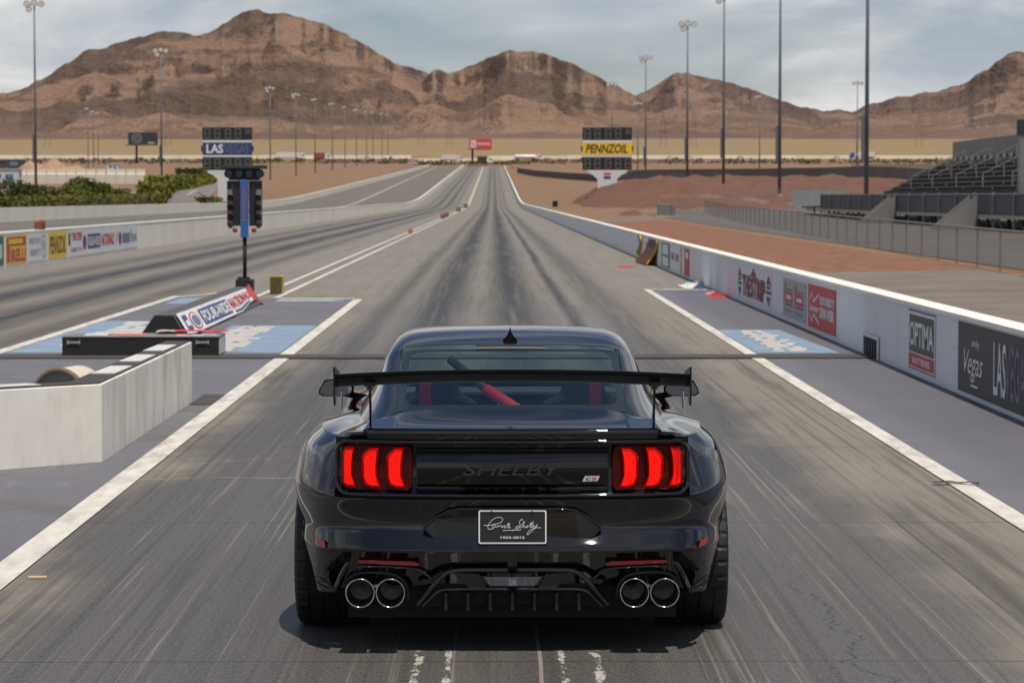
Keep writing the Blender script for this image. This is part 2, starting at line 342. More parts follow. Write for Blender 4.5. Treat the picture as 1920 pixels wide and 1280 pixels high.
# access road rising on the left, with pale kerb
def ribbon(name, pts, wd, m, dz, zf=ground_z, kind='structure'):
    pts = [Vector(p) for p in pts]; rows = []
    P = bsp([(p.x, p.y, 0) for p in pts], np.linspace(0, len(pts) - 1, 8 * len(pts)))
    for i, p in enumerate(P):
        d = P[min(i + 1, len(P) - 1)] - P[max(i - 1, 0)]; n = np.array([d[1], -d[0], 0]) / np.hypot(d[0], d[1])
        rows.append([[*(p + n * s)[:2], float(zf(*(p + n * s)[:2])) + dz] for s in np.linspace(-wd / 2, wd / 2, 5)])
    return tag(MB().grid(rows).build(name, m, smooth=True), kind=kind)
conc = mat('pale_kerb_concrete', (.5, .42, .33), .9, var=.1, scale=.5)
ribbon('access_road_kerb', [(-42.6, 300), (-45.5, 380), (-50, 450), (-72, 740), (-97, 1020)], 7.6, conc, .05)
ribbon('access_road', [(-42.0, 300), (-44.5, 380), (-49, 450), (-71, 740), (-96, 1020)], 6.2, mat('access_asphalt', (.17, .15, .14), .9, scale=.3), .09)
# far highway behind everything, pale parapet wall along it
hw = sheet('highway', np.linspace(-900, 900, 30), [1560, 1572, 1584], mat('highway_asphalt', (.2, .18, .16), .9), .08); tag(hw, kind='structure')

# pads, painted lines
pm, t, b = nodes_of('pad_paint', .75); q = NB(t)
n1 = q.noise(.7, (1, .5, 1), det=8, rough=.7); n2 = q.noise(6, (1, .3, 1), det=6, rough=.7, loc=(3, 3, 1))
c = q.mix(n1, (.088, .090, .108), (.175, .172, .188))
c = q.mix(q.ramp(n2, .55, .75, 0, .5), c, (.26, .235, .215)); 
c = q.mix(q.m('MULTIPLY', q.ramp(q.m('ADD', q.x, q.m('MULTIPLY', n1, .5)), 3.85, 4.25), .45), c, (.085, .08, .10))  # wall's cast shadow put into the pad colour as a darker band
c = q.mix(q.m('MULTIPLY', q.ramp(q.noise(.45, (1, 1.3, 1), det=5, loc=(1, 5, 2)), .55, .62), q.ramp(q.x, -2.0, -2.4, 0, .6)), c, (.105, .095, .085))
t.links.new(c, b.inputs['Base Color']); q.bump(b, n2, .15, .01)
def flat(name, poly, m, z): return tag(MB().add([(x, y, z) for x, y in poly], [tuple(range(len(poly)))]).build(name, m), kind='structure')
flat('painted_pad_right', [(3.34, -6), (4.84, -6), (4.84, 58.5), (3.38, 58.5)], pm, .004)
flat('painted_pad_left', [(-6.5, -6), (-2.75, -6), (-2.75, 53.2), (-6.5, 54.5)], pm, .004)
wl = mat('worn_white_paint', (.60, .57, .51), .7, var=.2, scale=3.5, dirt=(.24, .22, .19), dirt_amt=.85, stretch=(2.4, .6, 1))
for nm, poly in (('lane_line_left', [(-2.77, -6), (-2.56, -6), (-2.61, 53.4), (-2.78, 53.2)]), ('lane_line_right', [(3.23, -6), (3.40, -6), (3.46, 58.9), (3.31, 58.9)]),
                 ('pad_end_line_right', [(3.475, 58.55), (4.82, 58.55), (4.82, 58.9), (3.475, 58.9)]), ('pad_end_line_left', [(-4.3, 53.4), (-2.79, 53.3), (-2.79, 53.7), (-4.3, 53.8)]),
                 ('island_line_left', [(-6.62, -6), (-6.44, -6), (-6.44, 55), (-6.62, 55)]), ('island_end_line', [(-6.43, 54.7), (-5.75, 57.4), (-5.6, 57.2), (-6.43, 54.3)]),
                 ('centre_line', [(-4.92, 54), (-4.80, 54), (-4.80, 300), (-4.92, 300)]), ('centre_line', [(-4.46, 54), (-4.34, 54), (-4.34, 300), (-4.46, 300)])):
    flat(nm, poly, wl, .009)
farl = tag(sheet('shutdown_line', [-4.9, -4.35], np.linspace(301, 1260, 60), mat('pale_line', (.42, .38, .32), .8), .03, zf=lambda X, Y: plane_z(Y)), kind='structure')
tag(sheet('outer_line', [-26.7, -26.2], np.linspace(300, 1260, 60), MATS['pale_line'], .03, zf=lambda X, Y: plane_z(Y)), kind='structure')
bl = mat('pad_blue_paint', (.20, .28, .38), .7, var=.2, scale=2.5, dirt=(.2, .21, .24), dirt_amt=.8)
flat('blue_panel_right', [(3.46, 34.9), (4.55, 34.9), (4.40, 41), (3.46, 41)], bl, .0085)
flat('blue_panel_left', [(-4.15, 35.0), (-2.80, 35.0), (-2.80, 42.4), (-4.15, 42.4)], bl, .0085)
flat('blue_panel_far', [(-6.42, 35), (-5.0, 35), (-5.0, 44), (-6.42, 44)], bl, .0085)
flat('blue_panel_edge', [(-4.3, 52.0), (-2.95, 52.0), (-2.95, 52.9), (-4.3, 52.9)], bl, .0085)
flat('blue_panel_island', [(-6.3, 51), (-5.6, 51), (-5.6, 54), (-6.3, 54)], bl, .0085)
# sponsor strokes on the blue panels, too worn to read
pw = mat('worn_panel_white', (.6, .56, .5), .75, var=.12, scale=4, dirt=(.3, .37, .48), dirt_amt=.7)
def strokes(x0, x1, y0, y1, n, seed, slant=.0):
    r = random.Random(seed); mb = MB(); h = (y1 - y0) / n
    for i in range(n):
        y = y0 + i * h; k = slant * (i / n); a = x0 + k + r.uniform(-.04, .10); e = x1 + k - r.uniform(0, .16)
        cut = r.choice([None, r.uniform(.3, .7)])
        for (p, s) in ([(a, e)] if cut is None else [(a, a + (e - a) * cut - .04), (a + (e - a) * cut + .04, e)]):
            mb.add([(p, y + h * .08, .0125), (s, y + h * .08, .0125), (s + .02, y + h * .82, .0125), (p + .02, y + h * .82, .0125)], [(0, 1, 2, 3)])
    return mb
for nm, a in (('panel_strokes_right', (3.72, 4.22, 35.2, 40.8, 13, 3)), ('panel_strokes_left', (-4.05, -3.38, 35.3, 42.2, 14, 5)), ('panel_strokes_far', (-6.0, -5.25, 36.5, 43.8, 9, 9)), ('panel_strokes_edge', (-4.25, -3.1, 52.2, 52.8, 2, 4))):
    tag(strokes(*a).build(nm, pw), kind='structure')
dk = mat('drain_grate_dark', (.06, .052, .045), .8, var=.3, scale=4)
flat('timing_strip', [(-14, 33.75), (4.84, 33.75), (4.84, 34.55), (-14, 34.55)], dk, .0155)
flat('timing_strip_near', [(-3.0, 26.3), (-2.78, 26.3), (-2.78, 27.6), (-3.0, 27.6)], dk, .0125)

# ------------------------------------------------------------------ walls
wallw, t, b = nodes_of('wall_white_right', .75); q = NB(t)
c = q.mix(q.noise(.8, (1, 1, .3), det=6), (.60, .61, .63), (.70, .71, .73))
c = q.mix(q.m('MULTIPLY', q.ramp(q.noise(1.0, (1, 1.1, .35), det=8, rough=.75, loc=(3, 0, 1)), .55, .72), .5), c, (.40, .37, .33))
c = q.mix(q.m('MULTIPLY', q.m('MULTIPLY', q.ramp(q.noise(1.0, (1, .28, 14), det=5, rough=.65, loc=(0, 7, 2)), .60, .68), q.ramp(q.noise(.22, (1, 1, 1), det=2, loc=(0, 9, 0)), .48, .60)), .6), c, (.12, .115, .11))
t.links.new(c, b.inputs['Base Color'])
capw = mat('wall_cap_white', (.78, .75, .68), .75, var=.06, scale=1.5)
cream = mat('wall_cream_left', (.80, .75, .65), .8, var=.07, scale=.6, dirt=(.5, .45, .37), dirt_amt=.4, stretch=(1, 1, .3))
def wall(name, x, ys, h, th, m, sx, label, capm=None, xf=None):
    root = thing(name, label, 'wall', (0, 0, 0))
    def sec(y0, y1): 
        mb = MB(); P = []
        for y in (y0, y1):
            z = float(plane_z(y)); xx = xf(y) if xf else x
            P.append([(xx, y, z - .1), (xx, y, z + h), (xx + sx * th, y, z + h), (xx + sx * th, y, z - .1)])
        mb.grid(P); return mb.add(P[0], [(0, 1, 2, 3)]).add(P[1], [(3, 2, 1, 0)])
    for a, e in zip(ys[:-1], ys[1:]):
        sec(a, e - .018).build('wall_section', m, root)
    if capm:
        mb = MB()
        P = [[((xf(y) if xf else x) + sx * dx, y, float(plane_z(y)) + h + dz) for dx, dz in ((-.012, -.035), (-.012, .012), (th + .012, .012), (th + .012, -.035))] for y in ys]
        mb.grid(P).build('wall_cap', capm, root)
    return root
wys = list(np.arange(-6, 120, 7.6)) + list(range(128, 470, 18)) + list(range(480, 1240, 20))
wall('track_wall', 4.86, wys, .82, .26, wallw, 1, 'long white concrete wall with bright cap right of the car lane', capw)
lys = list(np.arange(40, 130, 9.0)) + list(range(138, 470, 18)) + list(range(480, 1270, 20))
wall('track_wall', -13.92, lys, 1.02, .3, cream, -1, 'cream concrete wall between the two pairs of lanes, with sponsor panels', capw)
oxf = lambda y: float(np.interp(y, [0, 450, 620, 900, 1270], [-38.9, -38.9, -36.5, -33, -29.5]))
wall('track_wall', -38.9, list(range(120, 480, 24)) + list(range(490, 1270, 26)), 1.15, .35, cream, -1, 'outermost cream concrete wall in front of the green hedge', None, oxf)
# ------------------------------------------------------------------ mountains
def _hash(ix, iy, s):
    h = (ix * 374761393 + iy * 668265263 + s * 982451653) & 0xFFFFFFFF; h = ((h ^ (h >> 13)) * 1274126177) & 0xFFFFFFFF; return (h ^ (h >> 16)) & 0xFFFF
def gnoise(x, y, s=0):
    ix = np.floor(x).astype(np.int64); iy = np.floor(y).astype(np.int64); fx, fy = x - ix, y - iy
    u = fx ** 3 * (fx * (fx * 6 - 15) + 10); v = fy ** 3 * (fy * (fy * 6 - 15) + 10)
    def g(a, e, dx, dy):
        th = _hash(a, e, s) / 65536.0 * 2 * np.pi; return np.cos(th) * dx + np.sin(th) * dy
    n0 = g(ix, iy, fx, fy) * (1 - u) + g(ix + 1, iy, fx - 1, fy) * u; n1 = g(ix, iy + 1, fx, fy - 1) * (1 - u) + g(ix + 1, iy + 1, fx - 1, fy - 1) * u
    return (n0 * (1 - v) + n1 * v) * 1.5
def fbm(x, y, o=5, s=0): return sum(gnoise(x * 2 ** i, y * 2 ** i, s + i) * .5 ** i for i in range(o))
def ridged(x, y, o=6, s=0):
    t = 0; a = 1.0; wgt = 1.0; tot = 0
    for i in range(o):
        n = (1 - np.abs(gnoise(x * 2 ** i, y * 2 ** i, s + i))) ** 2 * wgt; t = t + n * a; wgt = np.clip(n * 1.6, 0, 1); tot += a; a *= .5
    return t / tot
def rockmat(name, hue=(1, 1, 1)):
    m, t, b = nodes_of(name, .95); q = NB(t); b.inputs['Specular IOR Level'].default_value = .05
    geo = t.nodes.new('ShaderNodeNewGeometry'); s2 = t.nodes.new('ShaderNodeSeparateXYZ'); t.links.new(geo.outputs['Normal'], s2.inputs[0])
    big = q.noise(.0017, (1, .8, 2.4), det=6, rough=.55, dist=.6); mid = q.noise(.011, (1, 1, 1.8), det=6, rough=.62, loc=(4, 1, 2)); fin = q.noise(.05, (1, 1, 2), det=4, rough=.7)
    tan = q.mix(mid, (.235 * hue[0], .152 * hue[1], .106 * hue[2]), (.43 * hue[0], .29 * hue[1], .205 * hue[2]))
    drk = q.mix(fin, (.058, .046, .05), (.115, .088, .082))
    nz = q.m('ADD', s2.outputs[2], q.m('MULTIPLY', q.m('SUBTRACT', mid, .5), .25))
    steep = q.ramp(nz, .90, .70)
    mp = t.nodes.new('ShaderNodeMapping'); t.links.new(q.P, mp.inputs[0]); mp.inputs['Rotation'].default_value = (0, .16, 0); mp.inputs['Scale'].default_value = (.0016, .0016, .030)
    sn = t.nodes.new('ShaderNodeTexNoise'); t.links.new(mp.outputs[0], sn.inputs[0]); sn.inputs['Scale'].default_value = 1; sn.inputs['Detail'].default_value = 5; sn.inputs['Distortion'].default_value = .5
    strat = sn.outputs[0]
    blot = q.ramp(q.m('ADD', big, q.m('MULTIPLY', q.m('SUBTRACT', mid, .5), .22)), .50, .575)
    f = q.m('MAXIMUM', q.m('MULTIPLY', steep, q.ramp(strat, .36, .56, .15, .75)), q.m('MULTIPLY', blot, .66))  # dark rock on steep faces and blotches; slope shade is painted in too
    f = q.m('MAXIMUM', f, q.m('MULTIPLY', q.m('MULTIPLY', q.ramp(strat, .53, .60), q.ramp(nz, .985, .93)), .55))
    c = q.mix(f, tan, drk)
    c = q.mix(q.m('MULTIPLY', q.ramp(fin, .55, .7), .25), c, (.12, .09, .08))
    fan = q.mix(mid, (.185, .128, .098), (.255, .18, .138))
    c = q.mix(q.m('MULTIPLY', q.ramp(s2.outputs[2], .972, .992), .8), c, fan)
    c = q.mix(q.m('MULTIPLY', q.ramp(q.noise(.16, det=3, rough=.7), .58, .66), .45), c, (.065, .052, .045))
    t.links.new(c, b.inputs['Base Color']); q.bump(b, q.m('ADD', mid, q.m('MULTIPLY', fin, .6)), 1.0, 48.0)
    return m
def mountain(name, sky, D0, Dc, D1, m, seed, nc=420, nr=130, sc=1.0):
    px = np.linspace(sky[0][0], sky[-1][0], nc); s = np.interp(px, [p for p, _ in sky], [p for _, p in sky])
    k = np.ones(7) / 7; s = np.convolve(np.pad(s, 3, 'edge'), k, 'valid')
    s = s + fbm(px / 26.0, px * 0 + seed, 4, seed) * 3.2
    tt = np.concatenate([np.linspace(0, 1, nr), np.linspace(1.03, 1.5, 16)])
    T, PX = np.meshgrid(tt, px, indexing='ij')
    Dc = Dc + 420 * fbm(px / 140.0, px * 0 + .5, 3, seed + 70)[None]
    D = np.where(T <= 1, D0 + T * (Dc - D0), Dc + (T - 1) * 2 * (D1 - Dc))
    X = (PX - 925) / FPX * D; zg = plane_z(D)
    wx = X + 260 * fbm(X / 700, D / 700, 3, seed + 40); wd = D + 260 * fbm(X / 700, D / 700, 3, seed + 50)
    spur = np.clip((ridged(wx / (980 * sc), wd / (1500 * sc), 3, seed) - .25) / .6, 0, 1.15)
    det = np.clip((ridged(wx / (330 * sc), wd / (330 * sc), 5, seed + 17) - .2) / .65, 0, 1.1)
    Tw = np.clip(T + .10 * fbm(X / 700, D / 700, 3, seed + 9) * np.sin(np.pi * np.clip(T, 0, 1)), 0, 1.6)
    prof = .05 * np.clip(Tw / .3, 0, 1) ** 1.3 + .95 * np.clip((Tw - .16) / .84, 0, 1) ** 1.1
    prof = prof * np.where(T > 1, np.clip(1 - (T - 1) * 1.6, 0, 1), 1)
    amp = .85 * sstep(.06, .3, T) * np.clip(1 - np.clip(T, 0, 1) ** 2.2, 0, 1)
    rel = prof * (1 - amp + amp * (.72 * spur + .32 * det)) + (.07 * det + .20 * spur ** 1.5 * np.sin(np.pi * np.clip(T, 0, 1))) * sstep(.08, .40, T) * (1 - sstep(.70, 1.0, T))
    rel = rel + .022 * (ridged(wx / 120, wd / 120, 4, seed + 90) - .5) * sstep(.1, .4, T) * (1 - sstep(.9, 1.0, T))
    zc = (368 - s)[None] / FPX * Dc + 2.06 - plane_z(Dc)
    Hh = rel * zc
    tgt = (368 - s) / FPX
    cap = tgt[None] * D + 2.06 - zg                      # nothing stands above the crest line
    Hh = np.where(Hh > cap * .985, cap * .985 - .35 * (Hh - cap * .985), Hh) * np.where(T >= .995, 1, 1)
    Hh = np.where(np.abs(T - 1) < 1e-6, cap, Hh)
    edge = sstep(0, .02, T)
    Zv = zg + Hh * edge - 3 * (1 - edge)
    o = MB().grid(np.dstack([X, D, Zv])).build(name, m, smooth=True, fix=False)
    return tag(o, kind='structure')
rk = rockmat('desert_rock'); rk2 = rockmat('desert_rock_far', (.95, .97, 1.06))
mountain('mountain_main', [(-260, 235), (-120, 200), (0, 178), (40, 172), (100, 140), (165, 97), (200, 92), (250, 75), (320, 59), (372, 70), (400, 62), (440, 35), (475, 20), (510, 27), (540, 28), (600, 45), (650, 65), (700, 95), (745, 122), (790, 134), (830, 150), (900, 190), (980, 235), (1060, 270)], 4000, 6300, 7600, rk, 11, 560, 150)
mountain('mountain_middle', [(690, 265), (740, 215), (780, 160), (815, 133), (850, 138), (880, 126), (920, 108), (960, 96), (1010, 100), (1060, 115), (1110, 140), (1150, 160), (1190, 180), (1240, 215), (1300, 255), (1340, 272)], 3900, 5600, 6800, rk, 23, 360, 130)
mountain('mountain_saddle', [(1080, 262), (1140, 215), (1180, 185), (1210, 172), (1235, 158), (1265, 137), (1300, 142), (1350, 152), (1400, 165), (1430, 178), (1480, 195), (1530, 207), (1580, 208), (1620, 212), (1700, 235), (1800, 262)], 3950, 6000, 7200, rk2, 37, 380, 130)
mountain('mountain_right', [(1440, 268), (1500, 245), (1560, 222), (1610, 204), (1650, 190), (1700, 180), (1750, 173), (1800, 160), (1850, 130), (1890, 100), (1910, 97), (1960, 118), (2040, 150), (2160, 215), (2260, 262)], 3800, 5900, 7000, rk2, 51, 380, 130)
mountain('foothill', [(-260, 250), (-100, 240), (60, 226), (170, 205), (290, 196), (400, 214), (520, 228), (620, 240), (740, 252), (830, 270)], 3700, 4700, 5400, rk, 73, 300, 80, .6)
# ------------------------------------------------------------------ the car
def paintmat(name, col, flake=0.0):
    m, t, b = nodes_of(name, .28); q = NB(t)
    b.inputs['Coat Weight'].default_value = 1; b.inputs['Coat Roughness'].default_value = .012; b.inputs['Coat IOR'].default_value = 1.65
    n = q.noise(2.0, det=4); t.links.new(q.mix(n, tuple(v * .8 for v in col), tuple(v * 1.2 for v in col)), b.inputs['Base Color'])
    b.inputs['Specular IOR Level'].default_value = .0
    return m
BLK = paintmat('black_gloss_paint', (.0045, .0045, .0055))
PNL = mat('black_gloss_plastic', (.004, .004, .005), .06, var=.1)
SAT = mat('satin_black', (.012, .012, .013), .45, var=.2, scale=20)
DRK = mat('underbody_black', (.006, .006, .006), .8, var=.2)
RUB = mat('tyre_rubber', (.0085, .0085, .0085), .6, var=.25, scale=12, bump=.05)
# carbon weave
CF, t, b = nodes_of('carbon_weave', .3); q = NB(t); b.inputs['Coat Weight'].default_value = .12; b.inputs['Coat Roughness'].default_value = .08; b.inputs['Specular IOR Level'].default_value = .2
wv = q.m('MULTIPLY', q.m('SINE', q.m('MULTIPLY', q.m('ADD', q.x, q.z), 900.0)), q.m('SINE', q.m('MULTIPLY', q.m('SUBTRACT', q.x, q.z), 900.0)))
t.links.new(q.mix(q.ramp(wv, -.2, .2), (.004, .004, .0045), (.022, .022, .023)), b.inputs['Base Color'])
CF2 = mat('carbon_gloss', (.012, .012, .013), .22, var=.5, scale=160, coat=.9)
CHR = mat('polished_steel', (.62, .57, .50), .12, 1.0, var=.08, scale=30)
RED = mat('red_lamp_lens', (.38, .004, .002), .25, var=.15, scale=40, spec=.2, emit=.35)
RED2 = mat('red_lamp_core', (.85, .006, .002), .25, var=.12, scale=60, spec=.25, emit=.6)
DRED = mat('dark_red_lens', (.06, .0018, .0015), .3, var=.3, scale=90, spec=.2)
REFL = mat('red_reflector', (.34, .010, .012), .2, var=.25, scale=120, coat=.8)
AMB = mat('amber_led', (.9, .35, .03), .3, emit=.9)
WHT = mat('plate_white', (.78, .78, .78), .45, var=.03)
PLT = mat('plate_black', (.018, .018, .02), .4, var=.15, scale=30)
CLR = mat('clear_lamp_ribbed', (.16, .165, .17), .15, var=.6, scale=14, stretch=(12, 1, 1), coat=.8)
def glassmat(name, tint, fac):
    m = bpy.data.materials.new(name); m.use_nodes = True; t = m.node_tree; t.nodes.clear()
    o = t.nodes.new('ShaderNodeOutputMaterial'); mx = t.nodes.new('ShaderNodeMixShader'); tr = t.nodes.new('ShaderNodeBsdfTransparent'); gl = t.nodes.new('ShaderNodeBsdfGlossy')
    lw = t.nodes.new('ShaderNodeLayerWeight'); lw.inputs[0].default_value = .5; pw = t.nodes.new('ShaderNodeMath'); pw.operation = 'POWER'; pw.inputs[1].default_value = 5; t.links.new(lw.outputs['Facing'], pw.inputs[0]); fr = t.nodes.new('ShaderNodeMath'); fr.operation = 'MULTIPLY_ADD'; fr.inputs[1].default_value = 1 - fac; fr.inputs[2].default_value = fac; t.links.new(pw.outputs[0], fr.inputs[0]); gl.inputs['Roughness'].default_value = .01; tr.inputs[0].default_value = (*tint, 1)
    t.links.new(fr.outputs[0], mx.inputs[0]); t.links.new(tr.outputs[0], mx.inputs[1]); t.links.new(gl.outputs[0], mx.inputs[2]); t.links.new(mx.outputs[0], o.inputs[0])
    return m
GLS = glassmat('tinted_glass', (.72, .84, .79), .045); GLSD = glassmat('side_glass', (.3, .36, .36), .05)
car = thing('sports_car', 'black widebody sports coupe with tall rear wing, seen from behind on the track', 'car', (.0855, 11.87, 0))
# body control net: columns run round the car from rear centre to nose, rows climb from sill to glass base
cy = np.array([0, .008, .03, .075, .15, .27, .42, .60, .98, 1.36, 1.75, 2.5, 3.3, 3.7, 4.1, 4.42, 4.66, 4.76])
rows = [  # side z, rear z, rear setback, x for columns 3..16
 (.24, .30, .13, [.70, .79, .86, .905, .935, .94, .93, .90, .90, .92, .95, .94, .86, .6]),
 (.41, .43, .030, [.73, .83, .895, .94, .98, .99, .975, .935, .93, .95, .985, .97, .88, .62]),
 (.46, .470, -.012, [.74, .845, .91, .95, .99, 1.01, .985, .94, .935, .955, .99, .975, .885, .62]),
 (.465, .480, -.014, [.74, .845, .91, .95, .99, 1.01, .985, .94, .935, .955, .99, .975, .885, .62]),
 (.545, .552, .048, [.735, .835, .90, .95, 1.005, 1.035, .995, .945, .94, .96, .995, .975, .885, .62]),
 (.56, .565, .054, [.735, .83, .90, .955, 1.015, 1.045, .995, .945, .94, .96, .995, .975, .885, .62]),
 (.64, .64, .055, [.74, .835, .905, .97, 1.04, 1.075, 1.005, .945, .94, .965, .995, .97, .88, .6]),
 (.715, .712, .035, [.74, .83, .90, .97, 1.045, 1.085, 1.01, .945, .94, .965, .99, .96, .87, .6]),
 (.73, .722, .055, [.74, .83, .90, .97, 1.045, 1.085, 1.01, .945, .94, .965, .99, .96, .87, .6]),
 (.80, .80, .075, [.735, .815, .88, .95, 1.025, 1.075, 1.005, .935, .93, .955, .98, .945, .85, .58]),
 (.88, .88, .09, [.73, .80, .86, .925, .99, 1.035, .97, .915, .91, .93, .95, .91, .82, .55]),
 (.93, .945, .085, [.725, .785, .835, .88, .925, .955, .92, .885, .885, .90, .91, .87, .78, .5])]
NZ = [.18, .28, .32, .33, .40, .42, .48, .54, .56, .62, .68, .74]
net = []
for k, (zs, zr, rb, xx) in enumerate(rows):
    row = []
    for i in range(18):
        x = [0, .30, .55][i] if i < 3 else (0 if i == 17 else xx[i - 3])
        y = cy[i] + rb * [1, 1, 1, 1, .8, .4][i] if i < 6 else cy[i]
        z = zr if i < 4 else (zr * .5 + zs * .5 if i == 4 else zs)
        if i >= 15: z = NZ[k]; y -= .02 * abs(k - 4) * .5
        row.append((x, y, z))
    net.append(row)
def toprow(xs, ys, zs): net.append([(x, y, z) for x, y, z in zip(xs, ys, zs)])
toprow([0, .30, .55, .715, .765, .81, .85, .88, .90, .875, .85, .855, .86, .86, .82, .70, .45, 0],
       [.062, .070, .092, .138, .215, .325, .45, .62, .98, 1.36, 1.75, 2.5, 3.3, 3.7, 4.08, 4.36, 4.56, 4.62],
       [1.002, 1.002, 1.0, .995, .985, .968, .96, .957, .957, .955, .95, .94, .945, .93, .885, .83, .80, .80])
net.append([(x, y + (.004 if i < 5 else 0), z + (.006 if i < 5 else 0)) for i, (x, y, z) in enumerate(net[-1])])
toprow([0, .30, .55, .69, .73, .77, .80, .83, .845, .83, .81, .815, .81, .79, .72, .6, .4, 0],
       [.15, .158, .18, .225, .30, .40, .52, .68, .98, 1.36, 1.75, 2.5, 3.3, 3.68, 4.0, 4.2, 4.3, 4.34],
       [1.003, 1.003, 1.002, .999, .996, .985, .978, .974, .974, .97, .96, .95, .96, .955, .93, .89, .87, .865])
toprow([0, .30, .54, .65, .68, .71, .74, .765, .78, .775, .765, .775, .76, .72, .65, .5, .35, 0],
       [.34, .345, .37, .43, .50, .58, .70, .85, 1.1, 1.45, 1.78, 2.5, 3.2, 3.5, 3.7, 3.85, 3.92, 3.95],
       [1.001, 1.001, 1.001, 1.002, 1.002, .995, .99, .985, .982, .976, .965, .952, .962, .972, .965, .95, .945, .94])
toprow([0, .30, .50, .56, .59, .62, .64, .66, .68, .69, .70, .71, .70, .66, .58, .45, .3, 0],
       [.62, .625, .66, .72, .82, .94, 1.05, 1.2, 1.4, 1.6, 1.85, 2.5, 3.1, 3.28, 3.38, 3.44, 3.47, 3.5],
       [1.062, 1.062, 1.056, 1.045, 1.03, 1.015, 1.005, 1.0, .99, .98, .965, .952, .955, .975, .995, 1.0, 1.01, 1.015])
net = np.array(net)                       # rows x cols x 3
for c_, f_ in ((6, .99), (7, .975), (8, .968), (9, .98)): net[4:12, c_, 0] *= f_
for c_, dz_ in ((6, .008), (7, .018), (8, .026), (9, .016), (10, .006)): net[10:16, c_, 2] += dz_; net[11:14, c_, 0] += dz_ * .5
NK = len(net) - 1
AX_R, AX_F, TR = .98, 3.70, .338
def arch_cut(P, cy0, Rr=.385, zc=.345):
    "push vertices that fall inside the wheel opening onto its edge; report the faces to drop"
    dy, dz = P[..., 1] - cy0, P[..., 2] - zc; d = np.hypot(dy, dz); ins = (d < Rr) & (np.abs(P[..., 0]) > .6)
    return ins
def body_patch(name, k0, k1, c0, c1, nk, nc, m=BLK, sides=(1, -1), joined=True, arches=True, parent=car, inset=None):
    ks = np.linspace(k0, k1, nk); cs = np.linspace(c0, c1, nc)
    A = bsp(net, ks)                                   # nk x 18 x 3
    S = np.transpose(bsp(np.transpose(A, (1, 0, 2)), cs, mirror0=True, mirror1=True), (1, 0, 2))
    res = []; mb = MB()
    for sg in sides:
        P = S.copy(); P[..., 0] *= sg
        drop = np.zeros(P.shape[:2], bool)
        if arches:
            for a0 in (AX_R, AX_F):
                ins = arch_cut(P, a0)
                nb = np.zeros_like(ins)
                o_ = ~ins
                nb[1:] |= o_[:-1]; nb[:-1] |= o_[1:]; nb[:, 1:] |= o_[:, :-1]; nb[:, :-1] |= o_[:, 1:]
                nb[1:, 1:] |= o_[:-1, :-1]; nb[:-1, :-1] |= o_[1:, 1:]; nb[1:, :-1] |= o_[:-1, 1:]; nb[:-1, 1:] |= o_[1:, :-1]
                bd = ins & nb; dy, dz = P[..., 1] - a0, P[..., 2] - .345; d = np.maximum(np.hypot(dy, dz), 1e-4)
                P[..., 1] = np.where(bd, a0 + dy / d * .385, P[..., 1]); P[..., 2] = np.where(bd, .345 + dz / d * .385, P[..., 2])
                drop |= ins & ~bd
        if not joined: mb = MB()
        o = len(mb.v); mb.v += [tuple(p) for p in P.reshape(-1, 3)]
        for i in range(nk - 1):
            for j in range(nc - 1):
                if drop[i, j] or drop[i + 1, j] or drop[i, j + 1] or drop[i + 1, j + 1]: continue
                f = (o + i * nc + j, o + i * nc + j + 1, o + (i + 1) * nc + j + 1, o + (i + 1) * nc + j)
                mb.f.append(f if sg > 0 else f[::-1])
        if not joined: res.append(finish(mb, name, m, parent))
    return finish(mb, name, m, parent) if joined else res
def finish(mb, name, m, parent):
    o = mb.build(name, m, parent, smooth=True)
    bm = bmesh.new(); bm.from_mesh(o.data); bmesh.ops.remove_doubles(bm, verts=bm.verts, dist=.0006)
    for v in [v for v in bm.verts if not v.link_faces]: bm.verts.remove(v)
    bmesh.ops.recalc_face_normals(bm, faces=bm.faces); bm.to_mesh(o.data); bm.free(); o.data.shade_smooth()
    return o
CQ = 7.0                                               # row where the bumper ends and the tail panel starts
bumper = body_patch('rear_bumper', 0, CQ, 0, 8.0, 70, 90)
quarters = body_patch('quarter_panel', CQ + .03, NK, 3.75, 10.35, 80, 90, joined=False)
sills = body_patch('sill', 0, CQ, 8.0, 13, 44, 70, joined=False)
doors = body_patch('door', CQ + .03, NK, 10.37, 12.5, 40, 30, joined=False)
fenders = body_patch('front_fender', CQ + .03, NK - 2.2, 12.52, 15.2, 40, 60, joined=False)
hood = body_patch('hood', NK - 2.17, NK, 12.52, 17, 24, 40, arches=False)
nose = body_patch('front_bumper', 0, NK - 2.2, 15.22, 17, 50, 30, arches=False)
fl = body_patch('front_bumper_corner', 0, CQ, 13.0, 15.22, 30, 40, joined=False)
deck = body_patch('deck_lid', 11.0, NK, 0, 3.73, 60, 60, arches=False)
def rear_y(x): return float(np.interp(abs(x), [0, .2, .45, .60, .74, .80, .84, .90, .95], [0, .004, .020, .042, .084, .118, .15, .25, .40]))
def rpr(poly, d0, d1): return MB().prism(poly, d0, d1, lambda x, z, d: (x, rear_y(x) + d, z))
# recessed tail panel, black, with returns
xsP = np.linspace(-.80, .80, 65); prof = [(.045, .708), (.085, .722), (.092, .83), (.098, .935), (.08, .962), (.06, .975)]
tp = MB().grid([[(x, rear_y(x) + y, z) for x in xsP] for y, z in prof]).build('tail_panel', PNL, car, smooth=True)
MB().grid([[(x, rear_y(x) + y, z) for x in np.linspace(-.43, .43, 40)] for y, z in ((.088, .752), (.078, .758), (.074, .835), (.078, .905), (.088, .911))]).build('badge_panel', PNL, car, smooth=True)
